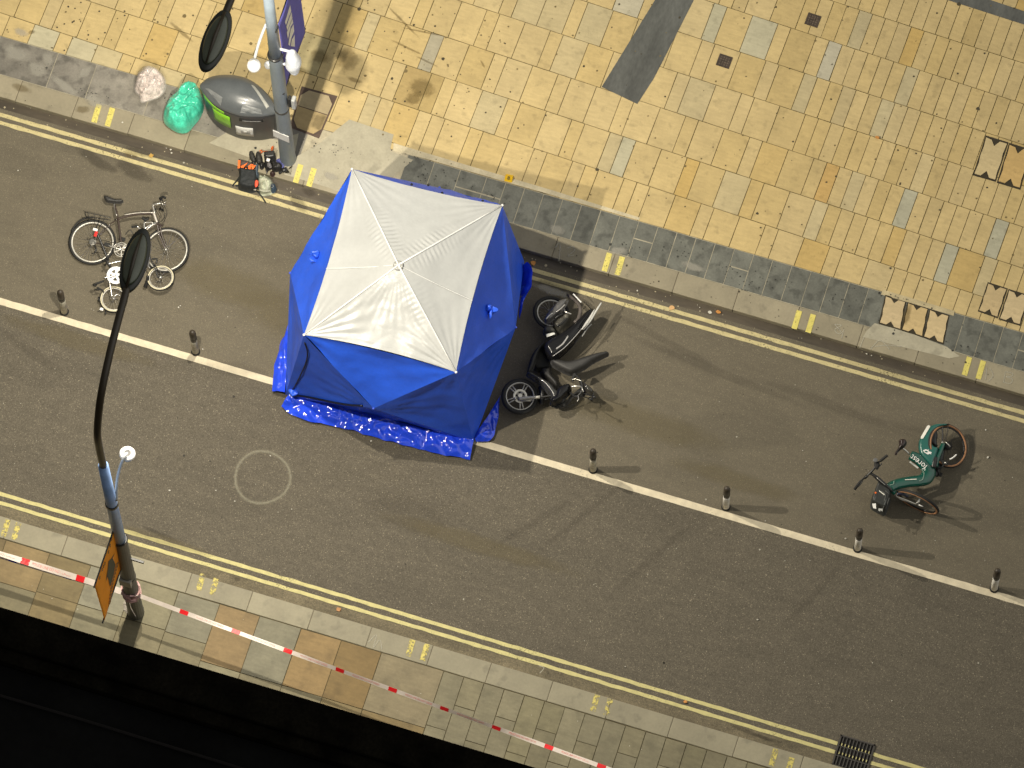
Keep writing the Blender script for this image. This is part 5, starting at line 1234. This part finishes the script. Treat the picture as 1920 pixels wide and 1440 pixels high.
tubes(eb, 'crank', m_dark, [([(1180, 720, .25), (1230, 700, .27), (1270, 650, .28)], .014), ([(1150, 640, .28), (1200, 760, .2), (1180, 800, .14)], .016)], te)
for q_, z_ in (((1275, 648), .29), ((1205, 775), .14)): g = MB(); g.box(P(*te(*q_), z_), (.09, .06, .025)); g.build('pedal', m_black, eb, bevel=.004)
tubes(eb, 'axle_nut', m_chrome, [([(1235, 420, .33), (1250, 415, .33)], .018), ([(1275, 410, .30), (1330, 465, .28)], .010), ([(1265, 640, .31), (1285, 655, .31)], .012)], te)
tubes(eb, 'wheel_reflector', m_whitep, [([(1325, 608, .25), (1365, 585, .26), (1402, 552, .27)], [.012, .010])], te)
tubes(eb, 'wheel_reflector', m_whitep, [([(975, 1118, .3), (1025, 1140, .3)], [.008, .006])], te)
tubes(eb, 'mudguard_stay', m_dark, [([(1240, 215, .3), (1245, 330, .3), (1240, 420, .3)], .012), ([(1310, 205, .3), (1290, 330, .3), (1250, 420, .28)], .005)], te)
tubes(eb, 'kickstand', m_dark, [([(1150, 600, .3), (1135, 580, .3), (1145, 610, .28)], .022)], te)

# ------------------------------------------------------------ scooter
tsb = zz(900, 520, 5.143)
sc = thing('motor_scooter', 'black motor scooter lying on its side with its seat flipped open beside the tent', 'motor scooter', P(*tsb(700, 800), 0))
cW = P(*tsb(385, 1150), .16); nW = V((.10, -.05, 1)).normalized()
g = MB(); a = nW.orthogonal().normalized(); b = nW.cross(a)
for i in range(5):
    q = i*1.2566+.6
    for s_ in (-.14, .14):
        e0 = a*math.cos(q+s_*1.6)+b*math.sin(q+s_*1.6); e1 = a*math.cos(q+s_*.9)+b*math.sin(q+s_*.9); g.tube([cW+e0*.035+nW*.02, cW+e1*.195+nW*.018], [.013, .009], 6)
w_ = g.build('front_wheel', m_silver, sc, smooth=True)
g = MB(); g.ring(cW, nW, .232, .038, 56, 12); g.build('tyre', m_black, w_, smooth=True)
g = MB(); g.ring(cW+nW*.012, nW, .200, .012, 56, 8, 2.0); g.build('rim', m_silver, w_, smooth=True)
g = MB(); g.ring(cW+nW*.035, nW, .085, .018, 36, 6, .15); g.tube([cW-nW*.05, cW+nW*.06], .03, 14); g.build('brake_disc', m_chrome, w_)
tubes(sc, 'fork', m_silver, [([(375, 1172, .24), (470, 1162, .26), (578, 1155, .28)], .024), ([(330, 1168, .22), (350, 1168, .23)], .018), ([(395, 1190, .20), (490, 1188, .22)], .014)], tsb)
tubes(sc, 'fork_tube', m_dark, [([(578, 1155, .28), (640, 1148, .29), (700, 1140, .30)], .016), ([(560, 1190, .12), (680, 1170, .16)], .016)], tsb)
tubes(sc, 'front_fender', m_dark, [([(590, 1060, .14), (600, 1150, .16), (590, 1230, .12)], [.05, .03])], tsb)
cR = P(*tsb(688, 345), .17); nR = V((.15, .15, 1)).normalized()
wheel(sc, cR, nR, .272, .030, m_black, m_silver, 20, .012, hub=.04, hubl=.1, m_sp=m_chrome).name = 'rear_wheel'
bodym = m_glossblk
def ss(name, pts, z0, h, w, mat, step=.02, n=3, bottom=.04, zf=None, power=.5, amp=0): return cush(name, pts, z0, h, w, mat, parent=sc, t=tsb, step=step, amp=amp, n=n, bottom=bottom, zf=zf, power=power)
ss('leg_shield', [(450, 915), (480, 905), (560, 945), (640, 990), (700, 1035), (745, 1085), (800, 1080), (770, 1150), (735, 1200), (690, 1185), (650, 1110), (585, 1035), (500, 975), (448, 940)], .20, .16, .06, M('dark_grey_fairing', (.035, .035, .035), .2, var=.1, coat=.4))
ss('front_cowl', [(735, 1075), (790, 1035), (860, 1022), (885, 1060), (870, 1110), (820, 1160), (760, 1215), (705, 1235), (672, 1205), (680, 1160), (720, 1140)], .26, .18, .07, bodym)
ss('under_cowl', [(700, 1225), (760, 1225), (850, 1160), (880, 1110), (900, 1120), (870, 1190), (800, 1240), (735, 1255)], .14, .12, .04, flat('matt_grey_cowl', (.035, .033, .03), .5))
ss('floor_board', [(450, 915), (470, 830), (500, 740), (560, 660), (625, 610), (640, 640), (590, 700), (550, 790), (520, 870), (480, 925)], .22, .10, .04, flat('matt_black_floor', (.012, .012, .012), .6))
ss('under_tray', [(500, 740), (640, 690), (690, 800), (680, 880), (600, 900), (520, 880)], .06, .14, .05, m_black)
ss('inner_shield', [(590, 880), (680, 870), (700, 940), (760, 1010), (740, 1080), (660, 1000), (590, 945)], .12, .14, .05, flat('matt_black_inner', (.014, .013, .012), .6))
ss('rear_body', [(608, 640), (650, 600), (720, 560), (800, 515), (880, 455), (950, 390), (1010, 330), (1060, 298), (1105, 300), (1100, 345), (1060, 420), (1000, 510), (930, 600), (860, 680), (790, 745), (720, 795), (680, 800), (640, 760), (605, 700)], .24, .20, .10, bodym, step=.02)
ss('side_trim', [(975, 505), (1000, 455), (1050, 380), (1090, 320), (1112, 300), (1100, 345), (1060, 420), (1005, 490)], .46, .03, .012, flat('trim_pale_silver', (.55, .54, .50), .3), step=.01, bottom=0)
tubes(sc, 'trim_line', flat('trim_silver', (.45, .44, .42), .25, metal=.3), [([(700, 760, .44), (800, 690, .46), (900, 590, .47), (1000, 470, .47), (1085, 350, .45)], .006), ([(735, 690, .455), (800, 640, .47), (850, 565, .47)], .012)], tsb)
tubes(sc, 'grab_rail', flat('rail_silver', (.66, .65, .60), .3, metal=.2), [([(990, 500, .44), (1060, 420, .46), (1110, 340, .46), (1170, 245, .46)], [.022, .012])], tsb)
tubes(sc, 'grab_rail', flat('rail_grey', (.4, .4, .37), .3), [([(985, 570, .36), (1030, 500, .38), (1075, 450, .38)], .008)], tsb)
se = ss('seat', [(675, 800), (710, 788), (770, 790), (850, 802), (930, 785), (1030, 750), (1130, 722), (1225, 705), (1243, 720), (1235, 750), (1160, 785), (1080, 830), (1010, 880), (940, 915), (880, 938), (820, 920), (760, 890), (700, 850)], .30, .14, .07, m_vinyl, bottom=.03)
tubes(se, 'seat_latch', m_dark, [([(905, 915, .3), (912, 960, .24), (890, 1010, .2)], .012)], tsb)
ss('muffler', [(620, 400), (640, 345), (700, 275), (770, 215), (850, 200), (850, 225), (815, 290), (750, 360), (690, 415), (640, 435)], .30, .12, .05, M('brushed_muffler', (.16, .155, .15), .28, metal=.6, var=.25, scale=18, bump=.004, bscale=50), amp=.004)
tubes(sc, 'muffler_shield', m_chrome, [([(735, 335, .44), (780, 300, .45), (818, 262, .44)], .010), ([(635, 405, .42), (665, 370, .43), (700, 345, .43)], .012)], tsb)
ss('engine_case', [(700, 470), (720, 420), (760, 380), (820, 340), (870, 350), (880, 400), (850, 460), (800, 510), (750, 520)], .18, .16, .06, M('engine_grey', (.085, .08, .065), .45, metal=.3, var=.25, scale=16, bump=.006, bscale=40), amp=.01)
tubes(sc, 'engine_fin', m_dark, [([(740, 470, .36), (790, 440, .37), (840, 395, .36)], .014), ([(720, 400, .34), (760, 370, .36), (800, 350, .36)], .016)], tsb)
tubes(sc, 'spring', m_chrome, [([(815, 325, .36), (840, 340, .37), (880, 355, .36)], .012)], tsb)
ss('belt_case', [(610, 490), (650, 465), (700, 475), (740, 520), (730, 545), (650, 555), (610, 540)], .20, .16, .05, flat('case_grey', (.06, .058, .05), .4))
decal(sc, 'footrest', flat('footrest_silver', (.60, .60, .56), .35), [(635, 548), (715, 532), (725, 548), (690, 562), (645, 577)], .40, tsb)
tubes(sc, 'rear_mudguard', M('mudguard_grey', (.10, .085, .075), .5, var=.2), [([(845, 165, .12), (900, 210, .18), (950, 260, .24), (968, 320, .28), (950, 400, .30), (915, 440, .32)], [.02, .035])], tsb)
decal(sc, 'reflector', m_whitep, [(893, 160), (905, 158), (980, 238), (972, 246)], .27, tsb)
tubes(sc, 'handlebar', m_dark, [([(870, 1110, .36), (930, 1150, .42), (990, 1080, .46), (960, 980, .44), (905, 930, .40)], .015)], tsb)
tubes(sc, 'grip', m_black, [([(895, 990, .40), (905, 955, .40), (918, 930, .40)], .026)], tsb)
tubes(sc, 'brake_lever', m_chrome, [([(878, 1052, .46), (930, 1050, .48), (968, 1052, .48)], .012), ([(975, 1050, .48), (998, 1105, .5)], .010), ([(945, 1140, .44), (950, 1175, .46), (935, 1195, .46)], .008), ([(880, 985, .42), (920, 980, .44), (980, 1000, .46)], .006)], tsb)
ss('headlight', [(990, 1010), (1040, 1035), (1085, 1070), (1100, 1100), (1080, 1130), (1040, 1120), (1005, 1080)], .40, .12, .04, M('dark_lens', (.03, .028, .024), .12, var=.2, coat=.5), step=.015, bottom=.06)
ss('dash_cover', [(950, 960), (985, 985), (1010, 1060), (1020, 1120), (985, 1145), (950, 1130), (900, 1160), (895, 1120), (930, 1090), (965, 1050)], .30, .10, .04, m_black, step=.015)
tubes(sc, 'mirror', m_dark, [([(1000, 1120, .46), (1060, 1140, .56), (1100, 1150, .62)], .007), ([(1090, 1150, .60), (1115, 1160, .62)], [.03, .012])], tsb)
tubes(sc, 'mirror', m_dark, [([(930, 1150, .40), (990, 1150, .34), (1060, 1170, .25)], .007), ([(1050, 1165, .26), (1085, 1180, .24)], [.02, .03])], tsb)
tubes(sc, 'cable', m_black, [([(700, 1140, .3), (800, 1250, .16), (920, 1220, .14), (960, 1150, .3)], .006), ([(740, 700, .2), (660, 640, .26), (560, 700, .3), (490, 800, .3)], .006)], tsb)
